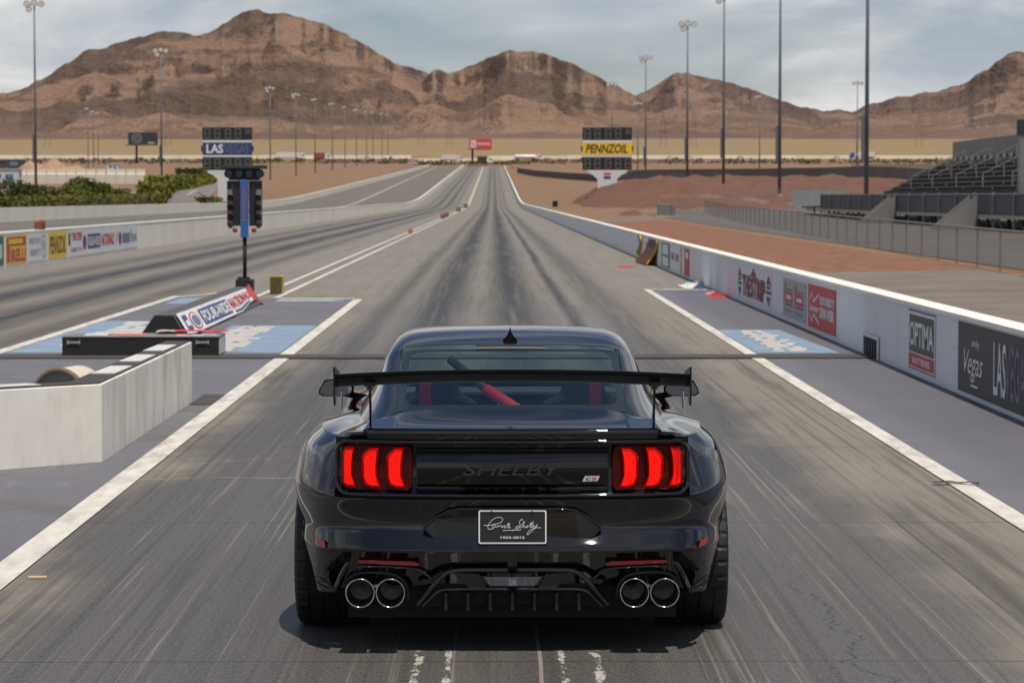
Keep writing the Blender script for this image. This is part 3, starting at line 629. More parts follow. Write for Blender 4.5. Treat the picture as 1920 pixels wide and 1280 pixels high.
# gloss surround above and below the panel
def rrect(x0, x1, z0, z1, r, n=6):
    p = []
    for cx, cz, a in ((x1 - r, z1 - r, 0), (x0 + r, z1 - r, 90), (x0 + r, z0 + r, 180), (x1 - r, z0 + r, 270)):
        p += [(cx + r * math.cos(R_(a + 90 * i / n)), cz + r * math.sin(R_(a + 90 * i / n))) for i in range(n + 1)]
    return p
def ring(poly, rad, d, name, m, parent, n=8):
    p = [(x, rear_y(x) + d, z) for x, z in poly]; dense = []
    for a, e in zip(p, p[1:] + p[:1]):
        k = max(1, int((Vector(a) - Vector(e)).length / .02)); dense += [Vector(a).lerp(Vector(e), i / k) for i in range(k)]
    dense = [Vector((v.x, rear_y(v.x) + d, v.z)) for v in dense]
    mb = MB(); mb.tube(dense + dense[:1], rad, n, caps=False); return mb.build(name, m, parent, smooth=True)
ring(rrect(-.795, .795, .716, .958, .055), .010, .060, 'panel_surround', BLK, car)
ring([(-.432, .75), (.432, .75), (.432, .913), (-.432, .913)], .0025, .076, 'panel_groove', DRK, car, 6)
# lamps: three chevron bars each side in a dark red lens
barp = [(0.0, .885), (.012, .905), (.048, .930), (.104, .931), (.094, .895), (.088, .845), (.088, .80), (.098, .776), (.112, .748), (.062, .746), (.020, .758), (.004, .79)]
for sg in (-1, 1):
    lamp = rpr([(sg * x, z) for x, z in rrect(.452, .772, .738, .938, .03)], .074, .088).build('tail_lamp', DRED, car)
    for bi, bx in enumerate((.692, .579, .466)):
        # outline grows from the inner (car centre) side: chevron points outward
        out_ = [(-sg * 0 + sg * (bx + .064 - (u - .05)), z) for u, z in [(u * .80 + .010, z) for u, z in barp]]
        if bi == 0: out_ = [(sg * min(abs(x), .768), z) for x, z in out_]
        m1 = MB(); n = len(out_); cxm = sum(p[0] for p in out_) / n; czm = sum(p[1] for p in out_) / n
        A_ = [(x, rear_y(x) + .074, z) for x, z in out_]; B_ = [(cxm + (x - cxm) * .80, rear_y(x) + .052, czm + (z - czm) * .90) for x, z in out_]
        m1.add(A_ + B_, [tuple(range(n, 2 * n))] + [(i, (i + 1) % n, (i + 1) % n + n, i + n) for i in range(n)])
        br = m1.build('lamp_bar', RED, lamp, bevel=.002)
        core = [(cxm + (x - cxm) * .74, czm + (z - czm) * .84) for x, z in out_]
        MB().prism(core, .0505, .054, lambda x, z, d: (x, rear_y(x) + d, z)).build('lamp_core', RED2, br)
        led = MB()
        for i in range(11):
            z = .765 + i * .0105; x = bx + .022 + .064 - .046 + (.012 if i < 3 else 0) * (3 - i) * -.4
            led.box((sg * x, rear_y(x) + .066, z), (.0035, .004, .006))
        if sg > 0: led.build('led_row', AMB, lamp)
        fins = MB()
        for i in range(14):
            z = .770 + i * .0105; x = bx + .092 - .07 + .052
            fins.box((sg * min(x, .762), rear_y(x) + .068, z), (.026, .010, .0035))
        fins.build('lens_ribs', REFL, lamp)
# raised letters and badge
lettering('SHELBY', mat('letter_black', (.02, .02, .021), .25, var=.1, coat=.5), (-.222, .068, .812), (1, 0, 0), (0, 0, 1), .444, .050, car, bold=.004, extrude=.02, shear=.25, name='raised_letters', off=.002)
bd = MB().prism([(.315, .780), (.382, .780), (.394, .803), (.327, .803)], .072, .078, lambda x, z, d: (x, rear_y(x) + d - .004, z)).build('badge', mat('badge_silver', (.62, .62, .64), .3, .3), car)
yb = rear_y(.35) + .066
lettering('C', mat('badge_blue', (.02, .025, .05), .4), (.3275, yb, .784), (1, 0, .0), (.25, 0, 1), .026, .015, bd, bold=.03, off=.001, name='letter')
lettering('R', mat('badge_red', (.5, .03, .03), .4), (.357, yb + .001, .784), (1, 0, .0), (.25, 0, 1), .026, .015, bd, bold=.03, off=.001, name='letter')
MB().lathe([(0, 0), (0, .008), (.006, .010), (.01, .010)], 'y', 20, (0, .075, .936)).build('rear_camera', SAT, car, smooth=True)
# plate recess
rec = [(-.40, .575), (-.345, .62), (-.285, .652), (-.24, .660), (.24, .660), (.285, .652), (.345, .62), (.40, .575), (.355, .53), (.30, .513), (-.30, .513), (-.355, .53)]
MB().prism(rec, .005, .03, lambda x, z, d: (x, rear_y(x) + d + .016 + (.014 if z > .55 else .004), z)).build('plate_recess', PNL, car, bevel=.006)
ring(rec, .0055, .030, 'recess_edge', BLK, car, 6)
plate = MB().prism(rrect(-.152, .152, .508, .658, .008), 0, .004, lambda x, z, d: (x, .006 + d + (z - .508) * .05, z)).build('licence_plate', PLT, car)
def plate_pt(x, z, off=0.0): return (x, .006 + (z - .508) * .05 - .0015 - off, z)
fo = rrect(-.152, .152, .508, .658, .008); fi = rrect(-.146, .146, .514, .652, .006); n = len(fo)
MB().add([plate_pt(*p, .002) for p in fo] + [plate_pt(*p, .002) for p in fi], [(i, (i + 1) % n, (i + 1) % n + n, i + n) for i in range(n)]).build('plate_frame', WHT, plate)
# signature strokes: image positions (860..1160, 850..1040 enlarged 6.4x) turned into plate coordinates
def sg_pt(u, v): return ((u - 648) / 797 * .302, .656 - (v - 682) / 390 * .148)
sig = [[(308, 855), (345, 858), (400, 852), (460, 838), (520, 822), (536, 790), (528, 766), (490, 757), (440, 768), (395, 800), (365, 840), (352, 880), (362, 900), (390, 904), (420, 892)],
       [(440, 850), (415, 860), (405, 880), (420, 892), (445, 870), (450, 850), (448, 885), (470, 870), (485, 845), (480, 885), (500, 860), (520, 846), (515, 885), (540, 870)],
       [(525, 885), (545, 855), (560, 860), (548, 888), (565, 888), (590, 835), (610, 822), (592, 885), (610, 888)], [(585, 885), (605, 840), (618, 822), (605, 880), (628, 880)],
       [(532, 916), (600, 914), (750, 911)], [(645, 925), (655, 905), (668, 912)],
       [(760, 800), (768, 785), (755, 782), (730, 805), (728, 830), (742, 850), (728, 880), (700, 898), (678, 892), (690, 872), (725, 862)],
       [(735, 892), (770, 830), (800, 792), (775, 860), (760, 890), (785, 862), (798, 868), (790, 890), (815, 875), (828, 855), (815, 858), (812, 885), (835, 878), (865, 825), (880, 812), (850, 880), (868, 880)],
       [(860, 885), (885, 830), (905, 795), (880, 850), (872, 885), (895, 875), (905, 855), (895, 850)], [(905, 858), (910, 880), (930, 868), (950, 830), (935, 870), (900, 905), (860, 935), (830, 970), (815, 965), (830, 930), (870, 895), (930, 880), (985, 884)]]
mb = MB()
for st in sig:
    P = bsp([(*sg_pt(*p), 0) for p in st], np.linspace(0, len(st) - 1, 6 * len(st)))
    mb.tube([plate_pt(p[0], p[1], .001) for p in P], .0011, 5)
mb.build('signature', WHT, plate)
lettering('1923-2012', WHT, (-.053, .0045, .531), (1, 0, 0), (0, .05, 1), .107, .0105, plate, bold=.02, off=.002, name='plate_digits')
for x in (-.094, .088): MB().lathe([(-.004, 0), (-.004, .006), (0, .007)], 'y', 12, plate_pt(x, .649)).build('plate_screw', SAT, plate)
# lower bumper: carbon strips, reflectors, exhaust, diffuser
def rz_tube(pts, rad, name, m, d=.0, n=6, flat_=1.0):
    P = bsp([(x, rear_y(x) + d + dd, z) for x, dd, z in pts], np.linspace(0, len(pts) - 1, 10 * len(pts)))
    mb = MB(); mb.tube([Vector(p) for p in P], rad, n); return mb.build(name, m, car, smooth=True)
for sg in (-1, 1):
    X = lambda pts: [(sg * x, d, z) for x, d, z in pts]
    rz_tube(X([(.02, .05, .425), (.34, .05, .425), (.40, .045, .430), (.44, .04, .442), (.68, .04, .440), (.725, .05, .425), (.755, .07, .385), (.785, .08, .33), (.80, .06, .285), (.82, .03, .272), (.86, .0, .285)]), .0125, 'carbon_lip', CF2)
    rz_tube(X([(.36, .08, .335), (.41, .06, .375), (.44, .05, .392), (.68, .05, .395), (.70, .06, .385)]), .0065, 'carbon_strip', CF2)
    rz_tube(X([(.02, .045, .385), (.25, .045, .385), (.29, .045, .378), (.335, .055, .335), (.385, .075, .275), (.432, .09, .218)]), .0120, 'diffuser_frame', CF2)
    rz_tube(X([(.02, .055, .297), (.30, .055, .297), (.335, .06, .288), (.37, .075, .25), (.408, .09, .212)]), .0075, 'diffuser_strip', CF2)
    MB().prism([(sg * x, z) for x, z in ((.425, .404), (.70, .411), (.695, .424), (.445, .424), (.42, .416))], .018, .05, lambda x, z, d: (x, rear_y(x) + d, z)).build('reflector', REFL, car)
    MB().prism([(sg * x, z) for x, z in ((.842, .470), (.885, .482), (.892, .512), (.850, .503))], -.008, .0, lambda x, z, d: (x + sg * .004, rear_y(x) * 1.02 + d, z)).build('side_marker', REFL, car)
    MB().grid([[(sg * (x + dx), rear_y(x) + y, z) for x, z in ((.795, .285), (.83, .30), (.875, .325), (.90, .33))] for y, dx in ((.05, .0), (-.02, .0))] + [[(sg * x, rear_y(.86) + .1, z) for x, z in ((.80, .25), (.83, .245), (.87, .26), (.895, .29))]]).build('corner_winglet', BLK, car, smooth=True)
    for k, x in enumerate((.548, .684)):
        tip = MB().lathe([(.30, .052), (.10, .056), (.012, .0655), (.0, .0665), (-.005, .0655), (-.005, .0625), (.0, .0605), (.02, .057), (.06, .053), (.30, .050)], 'y', 40, (sg * x, .02, .284)).build('exhaust_tip', CHR, car, smooth=True)
        MB().lathe([(.055, .0525), (.14, .050), (.15, .0)], 'y', 24, (sg * x, .02, .284)).build('exhaust_bore', mat('sooty_steel', (.05, .045, .04), .35, .9, var=.4, scale=30), tip)
    MB().bar((sg * .55, .20, .30), (sg * .69, .20, .30), .02, .03).build('exhaust_bracket', CHR, car)
    rz_tube(X([(.47, .12, .24), (.475, .1, .30), (.51, .09, .345), (.56, .085, .362), (.67, .085, .362), (.73, .09, .345), (.76, .10, .30)]), .010, 'exhaust_surround', SAT)
    MB().prism([(sg * x, z) for x, z in ((.30, .24), (.40, .36), (.44, .405), (.70, .41), (.76, .30), (.70, .22), (.44, .19))], .16, .30, lambda x, z, d: (x, rear_y(x) + d, z)).build('exhaust_cavity', DRK, car)
MB().prism([(-.44, .19), (-.30, .40), (.30, .40), (.44, .19), (.3, .215), (-.3, .215)], .12, .2, lambda x, z, d: (x, rear_y(x) + d, z)).build('diffuser_floor', DRK, car)
MB().prism([(-.9, .40), (.9, .40), (.86, .22), (-.86, .22)], .25, .34, lambda x, z, d: (x, rear_y(x) * .5 + d + .1, z)).build('bumper_backing', DRK, car)
MB().prism([(-.10, .308), (.10, .308), (.135, .352), (-.135, .352)], .06, .08, lambda x, z, d: (x, d, z)).build('backup_lamp', CLR, car, bevel=.004)
MB().prism([(-.018, .312), (.018, .312), (.018, .346), (-.018, .346)], .052, .06, lambda x, z, d: (x, d, z)).build('fog_lamp', mat('clear_glint', (.4, .42, .45), .1, .6, var=.5, scale=90), car)
MB().prism([(-.19, .298), (-.115, .298), (-.15, .366), (-.27, .372)], .05, .09, lambda x, z, d: (x, d, z)).build('diffuser_cheek', SAT, car)
MB().prism([(.19, .298), (.115, .298), (.15, .366), (.27, .372)], .05, .09, lambda x, z, d: (x, d, z)).build('diffuser_cheek', SAT, car)
for x in (-.30, -.20, -.10, 0, .10, .20, .30): MB().box((x, .18, .235), (.016, .2, .085)).build('diffuser_fin', SAT, car, bevel=.004)
MB().box((0, .22, .265), (.72, .1, .012)).build('diffuser_shelf', SAT, car)
MB().box((0, 2.4, .17), (1.5, 4.3, .06)).build('underbody', DRK, car)
MB().box((0, 2.35, .55), (1.35, 3.3, .5)).build('cabin_floor', DRK, car)
# deck spoiler: lip ends under the wing struts
for sg in (-1, 1):
    MB().prism([(.53, .30), (.655, .30), (.675, .0), (.53, -.02)], 0, .026, lambda x, y, d: (sg * x, y + .125, .985 + .075 * 0 + d + y * .085)).build('spoiler_end', PNL, car, bevel=.006)
sp = [[(x, rear_y(x) + y, z) for x in np.linspace(-.655, .655, 60)] for y, z in ((.085, .962), (.052, .968), (.046, 1.004), (.052, 1.016), (.075, 1.019), (.13, 1.012), (.18, .998))]
MB().grid(sp).build('deck_spoiler', BLK, car, smooth=True)
# wing
foil = [(-.005, 1.288), (-.004, 1.278), (.05, 1.262), (.14, 1.234), (.22, 1.216), (.30, 1.210), (.345, 1.218), (.352, 1.230), (.33, 1.242), (.25, 1.252), (.15, 1.262), (.05, 1.276), (.004, 1.288)]
wg = []
for x in np.linspace(-.792, .792, 33): wg.append([(x, y + .05 * (abs(x) / .8) ** 3 * 0 + .03, z - .022 * (abs(x) / .8) ** 2.2) for y, z in foil + foil[:1]])
wing = MB().grid(wg).build('wing', CF, car, smooth=True)
for sg in (-1, 1):
    pl = [(.0, 1.301), (.06, 1.296), (.36, 1.256), (.39, 1.226), (.37, 1.181), (.28, 1.171), (.13, 1.161), (.10, 1.131), (.03, 1.126), (.0, 1.156)]
    MB().prism(pl, .792, .800, lambda y, z, d: (sg * d, y, z)).build('wing_endplate', CF, wing, bevel=.0015)
    MB().prism([(.0, 1.108), (.03, 1.19), (.16, 1.19), (.12, 1.108)], .764, .768, lambda y, z, d: (sg * (d - (1.19 - z) * -.03), y + .01, z)).build('endplate_fin', mat('fin_grey', (.25, .25, .26), .3, .5), wing)
    st = MB().prism([(.33, 1.0), (.22, 1.0), (.165, 1.185), (.155, 1.215), (.19, 1.225), (.215, 1.195), (.27, 1.08)], .640, .649, lambda y, z, d: (sg * d, y, z)).build('wing_strut', PNL, car, bevel=.002)
    for (y, z) in ((.17, 1.21), (.195, 1.19)): MB().lathe([(-.016, 0), (-.016, .008), (.016, .008), (.016, 0)], 'x', 10, (sg * .645, y, z)).build('strut_bolt', CHR, st)
    MB().box((sg * .645, .18, 1.212), (.05, .05, .02)).build('strut_clamp', SAT, st)
# greenhouse: cross-sections along the car
gy = [.56, .62, .8, 1.0, 1.35, 1.62, 1.74, 2.05, 2.35, 2.62, 2.82, 3.1, 3.35, 3.52]
gz = [1.046, 1.062, 1.106, 1.154, 1.236, 1.300, 1.324, 1.364, 1.376, 1.366, 1.338, 1.20, 1.08, 1.01]
sec = {.56: [(.30, .002), (.48, .012), (.535, .02), (.585, .028), (.62, .036), (.67, .05), (.74, .075)],
       1.0: [(.30, .004), (.49, .018), (.545, .027), (.598, .042), (.628, .062), (.67, .105), (.755, .175)],
       1.7: [(.30, .004), (.49, .014), (.555, .022), (.605, .042), (.635, .075), (.69, .20), (.755, .315)],
       2.35: [(.30, .003), (.48, .014), (.54, .024), (.588, .046), (.618, .085), (.68, .235), (.755, .385)],
       2.82: [(.30, .003), (.48, .012), (.535, .02), (.575, .04), (.605, .075), (.68, .21), (.75, .36)],
       3.52: [(.30, .0), (.48, .004), (.60, .006), (.66, .01), (.69, .014), (.72, .022), (.74, .05)]}
sk = sorted(sec)
def gsec(y, zt):
    r = [(0, y, zt)]
    for j in range(7):
        x = np.interp(y, sk, [sec[k][j][0] for k in sk]); dz = np.interp(y, sk, [sec[k][j][1] for k in sk]); r.append((x, y, zt - dz))
    return r
gnet = np.array([gsec(y, z) for y, z in zip(gy, gz)])
def g_at(y): return float(np.interp(y, gy, np.arange(len(gy))))
def ghouse(name, y0, y1, j0, j1, ny, nj, m, joined=True, off=0.0):
    A = bsp(gnet, np.linspace(g_at(y0), g_at(y1), ny)); S = np.transpose(bsp(np.transpose(A, (1, 0, 2)), np.linspace(j0, j1, nj), mirror0=True), (1, 0, 2))
    S[..., 2] += off
    mb = MB(); res = []
    for sg in (1, -1):
        P = S.copy(); P[..., 0] *= sg
        if not joined: mb = MB()
        mb.grid(P, flip=sg < 0)
        if not joined: res.append(finish(mb, name, m, car))
    return finish(mb, name, m, car) if joined else res
rg_ = ghouse('rear_window', .63, 1.655, 0, 2.96, 40, 24, GLS)
roof = ghouse('roof', 1.665, 2.76, 0, 4.0, 50, 40, BLK)
ghouse('sail_panel', .50, 1.80, 3.02, 7, 60, 40, BLK, False)
ghouse('roof_rail', 1.805, 2.80, 4.03, 4.9, 30, 8, BLK, False)
ghouse('side_window', 1.805, 2.95, 4.95, 7, 30, 20, GLSD, False)
ghouse('windscreen', 2.79, 3.5, 0, 3.8, 30, 24, GLS)
ghouse('windscreen_pillar', 2.81, 3.52, 3.82, 4.93, 30, 8, BLK, False)
# black glass border of the rear window with rounded inner corners
mb = MB()
def gpt(x, y, up=.0):
    A = bsp(gnet, [g_at(y)])[0]; S = bsp(A, np.linspace(0, 7, 71), mirror0=True); z = np.interp(abs(x), S[:, 0], S[:, 2]); return (x, y, z + up)
inn = []
for (cx, cyy, a) in ((.43, 1.50, 0), (-.43, 1.50, 90), (-.43, .84, 180), (.43, .84, 270)):
    inn += [(cx + .075 * math.cos(R_(a + 90 * i / 6)), cyy + .11 * math.sin(R_(a + 90 * i / 6))) for i in range(7)]
ob = []
for (x, y) in inn:
    s_ = max(abs(x) / .545, abs(y - 1.145) / .50); ob.append((max(-.545, min(.545, x / s_)), max(.64, min(1.65, 1.145 + (y - 1.145) / s_))))
strip = []
for i in range(len(inn)):
    (xi, yi), (xo, yo) = inn[i], ob[i]
    strip.append([gpt(xi + (xo - xi) * f, yi + (yo - yi) * f, -.004) for f in np.linspace(0, 1, 6)])
strip.append(strip[0])
MB().grid(strip).build('window_border', mat('black_frit', (.008, .008, .009), .3), rg_, smooth=True)
MB().grid([[gpt(x, y, u) for x in np.linspace(-.175, .175, 20)] for y, u in ((1.655, .008), (1.62, .012), (1.60, .008), (1.60, -.002))]).build('brake_light_strip', SAT, car, smooth=True)
# roof fin
fin = []
for t_ in np.linspace(0, 1, 14):
    y = 1.74 + .17 * t_; hgt = .080 * (1 - t_) ** .9 * (1 - .15 * math.cos(t_ * 3)) + .004; wd = .030 * (1 - t_ * .8) + .004; z0 = gpt(0, y)[2] - .004
    fin.append([(sx * wd * wf, y, z0 + hgt * hf) for sx, wf, hf in ((-1, 1.1, 0), (-1, .95, .18), (-1, .55, .35), (-1, .16, .7), (-1, .05, 1), (1, .05, 1), (1, .16, .7), (1, .55, .35), (1, .95, .18), (1, 1.1, 0))])
mbf = MB(); mbf.grid(fin); mbf.add(fin[0], [tuple(range(10))]); mbf.build('roof_fin', PNL, car, smooth=False)
# mirrors
for sg in (-1, 1):
    mir = thing('x', None, None); bpy.data.objects.remove(mir)
    prof_ = [(.86, .975), (.895, .96), (1.025, .96), (1.05, .975), (1.043, 1.005), (1.02, 1.045), (.98, 1.058), (.92, 1.06), (.87, 1.05), (.852, 1.0)]
    m1 = MB(); n = len(prof_); cx, cz = .97, 1.0
    lv = [(2.80, 1.0), (2.86, 1.04), (2.95, .95), (3.02, .6), (3.03, .1)]
    P = [[(sg * (cx + (x - cx) * s_), y, cz + (z - cz) * s_) for x, z in prof_ + prof_[:1]] for y, s_ in lv]
    hs = m1.grid(P).build('mirror', PNL, car, smooth=True)
    MB().prism([(cx + (x - cx) * .9, cz + (z - cz) * .86) for x, z in prof_], 2.797, 2.806, lambda x, z, d: (sg * x, d, z)).build('mirror_glass', mat('mirror_silver', (.26, .28, .29), .02, 1.0, var=.02), hs)
    MB().bar((sg * .90, 2.9, .965), (sg * .74, 2.98, .93), .05, .035).build('mirror_arm', PNL, hs, bevel=.006)
# wheels with ribbed tyres
def wheel(x, y, wid, sg):
    hw_ = wid / 2; R0 = TR; nseg = 150
    prof = [(-hw_ + .035, R0 - .085), (-hw_ + .006, R0 - .055), (-hw_, R0 - .03), (-hw_ + .012, R0 - .010), (-hw_ + .034, R0 - .003)]
    for gx in (-.30, -.10, .10, .30):
        g_ = gx * wid; prof += [(g_ - .007, R0), (g_ - .006, R0 - .009), (g_ + .006, R0 - .009), (g_ + .007, R0)]
    prof += [(-a, r) for a, r in prof[:5]][::-1]
    mb = MB(); mb.lathe(prof, 'x', nseg, (0, 0, 0)); m_ = len(prof)
    for k in range(nseg):
        if k % 5 == 0:
            for j in list(range(1, 6)) + list(range(m_ - 6, m_ - 1)):
                v = mb.v[k * m_ + j]; r = math.hypot(v[1], v[2]); f = (r - .006) / r; mb.v[k * m_ + j] = (v[0], v[1] * f, v[2] * f)
    wh = bpy.data.objects.new('wheel', None); COL.objects.link(wh); wh.parent = car; wh.location = (x, y, R0 - .004)
    ty = mb.build('tyre', RUB, wh, smooth=False)
    rm = mat('dark_wheel', (.02, .02, .022), .3, .8)
    mb = MB(); mb.lathe([(-hw_ + .04, R0 - .08), (-hw_ + .05, R0 - .1), (hw_ - .05, R0 - .1), (hw_ - .04, R0 - .08)], 'x', 40)
    for k in range(10):
        a = 2 * math.pi * k / 10; mb.bar((sg * (hw_ - .06), .04 * math.cos(a), .04 * math.sin(a)), (sg * (hw_ - .045), (R0 - .1) * math.cos(a), (R0 - .1) * math.sin(a)), .03, .03)
    mb.lathe([(sg * (hw_ - .09), 0), (sg * (hw_ - .09), .06), (sg * (hw_ - .03), .05), (sg * (hw_ - .03), 0)], 'x', 20)
    mb.build('rim', rm, wh)
    MB().lathe([(-.012, .0), (-.012, .19), (.012, .19), (.012, 0)], 'x', 30).build('brake_disc', mat('disc_steel', (.3, .3, .3), .4, .9), wh)
for sg in (-1, 1):
    wheel(sg * .855, AX_R, .345, sg); wheel(sg * .835, AX_F, .295, sg)
    for a0 in (AX_R, AX_F):
        m1 = MB(); m1.grid([[(sg * x, a0 + .40 * math.cos(a), .345 + .40 * math.sin(a)) for x in (.55, .97 if a0 < 2 else .93)] for a in np.linspace(-.3, math.pi + .3, 24)]); m1.build('wheel_liner', DRK, car)
# cabin
seatm = mat('dark_seat_cloth', (.012, .012, .014), .9, var=.3, scale=30); rb = mat('red_belt', (.38, .012, .016), .7, var=.1, scale=60)
for sg in (-1, 1):
    s_ = MB().prism([(-.24, .55), (.24, .55), (.25, .85), (.20, 1.02), (.11, 1.06), (.10, 1.17), (-.10, 1.17), (-.11, 1.06), (-.20, 1.02), (-.25, .85)], 1.75, 1.87, lambda x, z, d: (sg * .37 + x, d - (z - .55) * .25, z)).build('seat', seatm, car, bevel=.03)
    MB().prism([(-.03, .85), (.03, .85), (.03, 1.12), (-.03, 1.12)], 1.66, 1.68, lambda x, z, d: (sg * .43 + x, d - (z - .55) * .25, z)).build('harness_belt', rb, s_)
MB().tube([(-.12, 1.25, 1.11), (.0, 1.15, 1.04), (.10, 1.05, .97)], .028, 12).build('cage_brace', rb, car, smooth=True)
MB().tube([(-.30, 1.5, 1.24), (-.12, 1.25, 1.11)], .022, 12).build('cage_brace', SAT, car, smooth=True)
MB().box((0, .98, .985), (1.05, .62, .03)).build('parcel_shelf', mat('grey_shelf', (.25, .28, .265), .9, var=.15, scale=40), car)
for x in (-.14, .0, .13): MB().lathe([(0, .045), (.01, .05), (.02, .045)], 'z', 24, (x, 1.16, 1.0)).build('shelf_ring', CHR, car)
MB().box((-.01, 1.22, 1.03), (.11, .01, .02)).build('shelf_plaque', WHT, car)
MB().box((0, 3.05, .90), (1.3, .5, .16)).build('dashboard', SAT, car, bevel=.04)
# ------------------------------------------------------------------ trackside things
BLKM = mat('matt_black', (.012, .012, .016), .55, var=.2)
def gz1(x, y): return float(ground_z(x, y))
# bent concrete barrier with dark top and white plates
bc = mat('barrier_concrete', (.78, .75, .68), .85, var=.10, scale=2.0, dirt=(.34, .28, .18), dirt_amt=.8, stretch=(1.7, 1.7, .5), bump=.08)
topd = mat('barrier_top_tar', (.05, .048, .046), .8, var=.3, scale=8)
bar = thing('concrete_barrier', 'bent low cream concrete barrier with dark top at the left lane edge', 'barrier', (-3.03, 20.6, 0))
BZ = .61
outer = [(0.02, 6.0), (0, 0), (-.68, -.60), (-1.6, -1.4)]; inner = [(-.25, 6.0), (-.27, .13), (-.85, -.40), (-1.77, -1.2)]
for i, nm in ((0, 'side_slab'), (1, 'angled_slab'), (2, 'angled_slab')):
    o0, o1, i1, i0 = outer[i], outer[i + 1], inner[i + 1], inner[i]
    k = .004 if i < 2 else 0
    MB().prism([o0, (o1[0], o1[1] + k), (i1[0], i1[1] + k), i0], 0, BZ, lambda x, y, z: (x, y, z)).build(nm, bc, bar, bevel=.008)
MB().prism([(.0, 5.98), (-.02, .03), (-.66, -.55), (-1.58, -1.37), (-1.75, -1.2), (-.84, -.41), (-.26, .12), (-.23, 5.98)], BZ + .002, BZ + .012, lambda x, y, z: (x, y, z)).build('tar_top', topd, bar)
wpm = mat('plate_grey_white', (.6, .6, .58), .7, var=.1, scale=8, dirt=(.4, .4, .38))
for y in (1.0, 2.6, 4.2):
    MB().prism([(-.04, y), (-.03, y + .95), (-.21, y + .95), (-.23, y)], BZ + .013, BZ + .020, lambda x, y, z: (x, y, z)).build('top_plate', wpm, bar)
MB().prism([(-.42, -.29), (-1.3, -1.06), (-1.42, -.93), (-.55, -.17)], BZ + .013, BZ + .020, lambda x, y, z: (x, y, z)).build('top_plate', wpm, bar)
# drum lamp lying behind the barrier
dr = thing('drum_lamp', 'cream drum with grey glass face lying behind the bent concrete barrier', 'drum', (-4.02, 24.6, .215), R_(-14))
dcm = mat('drum_cream', (.66, .6, .48), .6, var=.08, scale=4, dirt=(.42, .34, .24))
MB().lathe([(0, 0.2358), (-0.01, 0.2565), (0.02, 0.2655), (0.06, 0.2565), (0.5, 0.2565), (0.62, 0.225), (0.66, 0)], 'y', 48).build('drum_shell', dcm, dr, smooth=True)
MB().lathe([(0.06, 0), (0.05, 0.135), (0.03, 0.2358)], 'y', 48).build('lens', mat('grey_lens', (.16, .165, .16), .25, var=.15, scale=5), dr, smooth=True)
MB().lathe([(-0.008, 0.2358), (-0.012, 0.2592), (0.02, 0.2691), (0.03, 0.2358)], 'y', 48).build('lens_rim', mat('rim_brown', (.16, .11, .07), .6), dr, smooth=True)
for sx in (-.2, .2): MB().box((sx, .3, -.18), (.06, .5, .065)).build('foot', SAT, dr)
# long low equipment case
cs = thing('equipment_case', 'long low black equipment case with silver handles and worn stickers on its top', 'case', (-4.55, 34.75, .016))
MB().box((0, 0, .115), (2.02, .78, .23)).build('case_body', BLKM, cs, bevel=.01)
MB().box((0, 0, .237), (2.04, .8, .012)).build('case_lid', mat('lid_grey', (.2, .185, .17), .7, var=.3, scale=5, dirt=(.4, .36, .3)), cs)
MB().box((1.014, 0, .115), (.006, .74, .21)).build('end_label', wpm, cs)
for x in (-.86, .80):
    h = MB(); h.box((x, -.40, .165), (.16, .02, .025)); h.box((x - .075, -.396, .165), (.02, .02, .05)); h.box((x + .075, -.396, .165), (.02, .02, .05)); h.build('handle', mat('handle_alloy', (.5, .48, .44), .4, .8), cs)
for x, y, wd, dp, c in ((-.62, 0, .3, .5, (.55, .55, .6)), (-.18, .05, .42, .5, (.55, .16, .11)), (.52, .12, .22, .3, (.5, .1, .09)), (.62, -.2, .35, .2, (.55, .54, .5)), (.84, .1, .2, .4, (.45, .45, .46))):
    MB().box((x, y, .2455), (wd, dp, .004), rz=.06).build('sticker', mat('sticker_%d%d' % (c[0] * 100, c[1] * 100), c, .6, var=.3, scale=9), cs)
# foam prism with the event banner, on the island
pr = thing('foam_wedge', 'long grey trapezoid wedge with black end lying on the island below the start lights', 'wedge', (-4.78, 38.6, .012))
gy_ = mat('wedge_grey', (.085, .082, .078), .8, var=.2, scale=3)
MB().prism([(-.36, 0), (.36, 0), (.15, .335), (-.13, .335)], 0, 12.0, lambda x, z, y: (x, y, z)).build('wedge_body', gy_, pr, bevel=.01)
MB().prism([(-.34, .005), (.34, .005), (.14, .325), (-.12, .325)], -.012, -.002, lambda x, z, y: (x, y, z)).build('end_plate', mat('end_black', (.008, .008, .011), .6), pr)
sl_ = math.atan2(.335, -.21); nrm = Vector((.335, 0, .21)).normalized(); vdir = Vector((-.21, 0, .335)).normalized()
bn = thing('event_banner', 'white FOUR-WIDE NATIONALS banner hung along the grey wedge beside the lane', 'banner', (-4.78, 38.6, .012))
bw = mat('banner_white', (.72, .72, .73), .6, var=.05, scale=3); nb_ = mat('banner_navy', (.045, .065, .20), .6, var=.12, scale=3); nr_ = mat('banner_red', (.55, .045, .05), .6, var=.12, scale=3)
def bpt(y, v, off=0.0):     # banner surface on the wedge flank: y along the track, v up the slope 0..1
    s_ = .02 + .37 * v; wob = .012 * math.sin(y * 1.3 + v * 2) + .006 * math.sin(y * 3.1)
    lift = (.10 if y > 8.5 else 0) * (1 - v) * min(1, (y - 8.5) / 2) if y > 8.5 else 0
    return Vector((.36, y, 0)) + vdir * (s_ + lift) + nrm * (.022 + wob * .7 + off)
def bpatch(y0, y1, v0, v1, off, name, m):
    return MB().grid([[bpt(y, v, off) for v in np.linspace(v0, v1, 5)] for y in np.linspace(y0, y1, 40)]).build(name, m, bn, smooth=True)
bpatch(.05, 11.9, 0, 1, 0, 'banner_cloth', bw)
bpatch(2.6, 6.9, .12, .86, .004, 'navy_field', nb_)
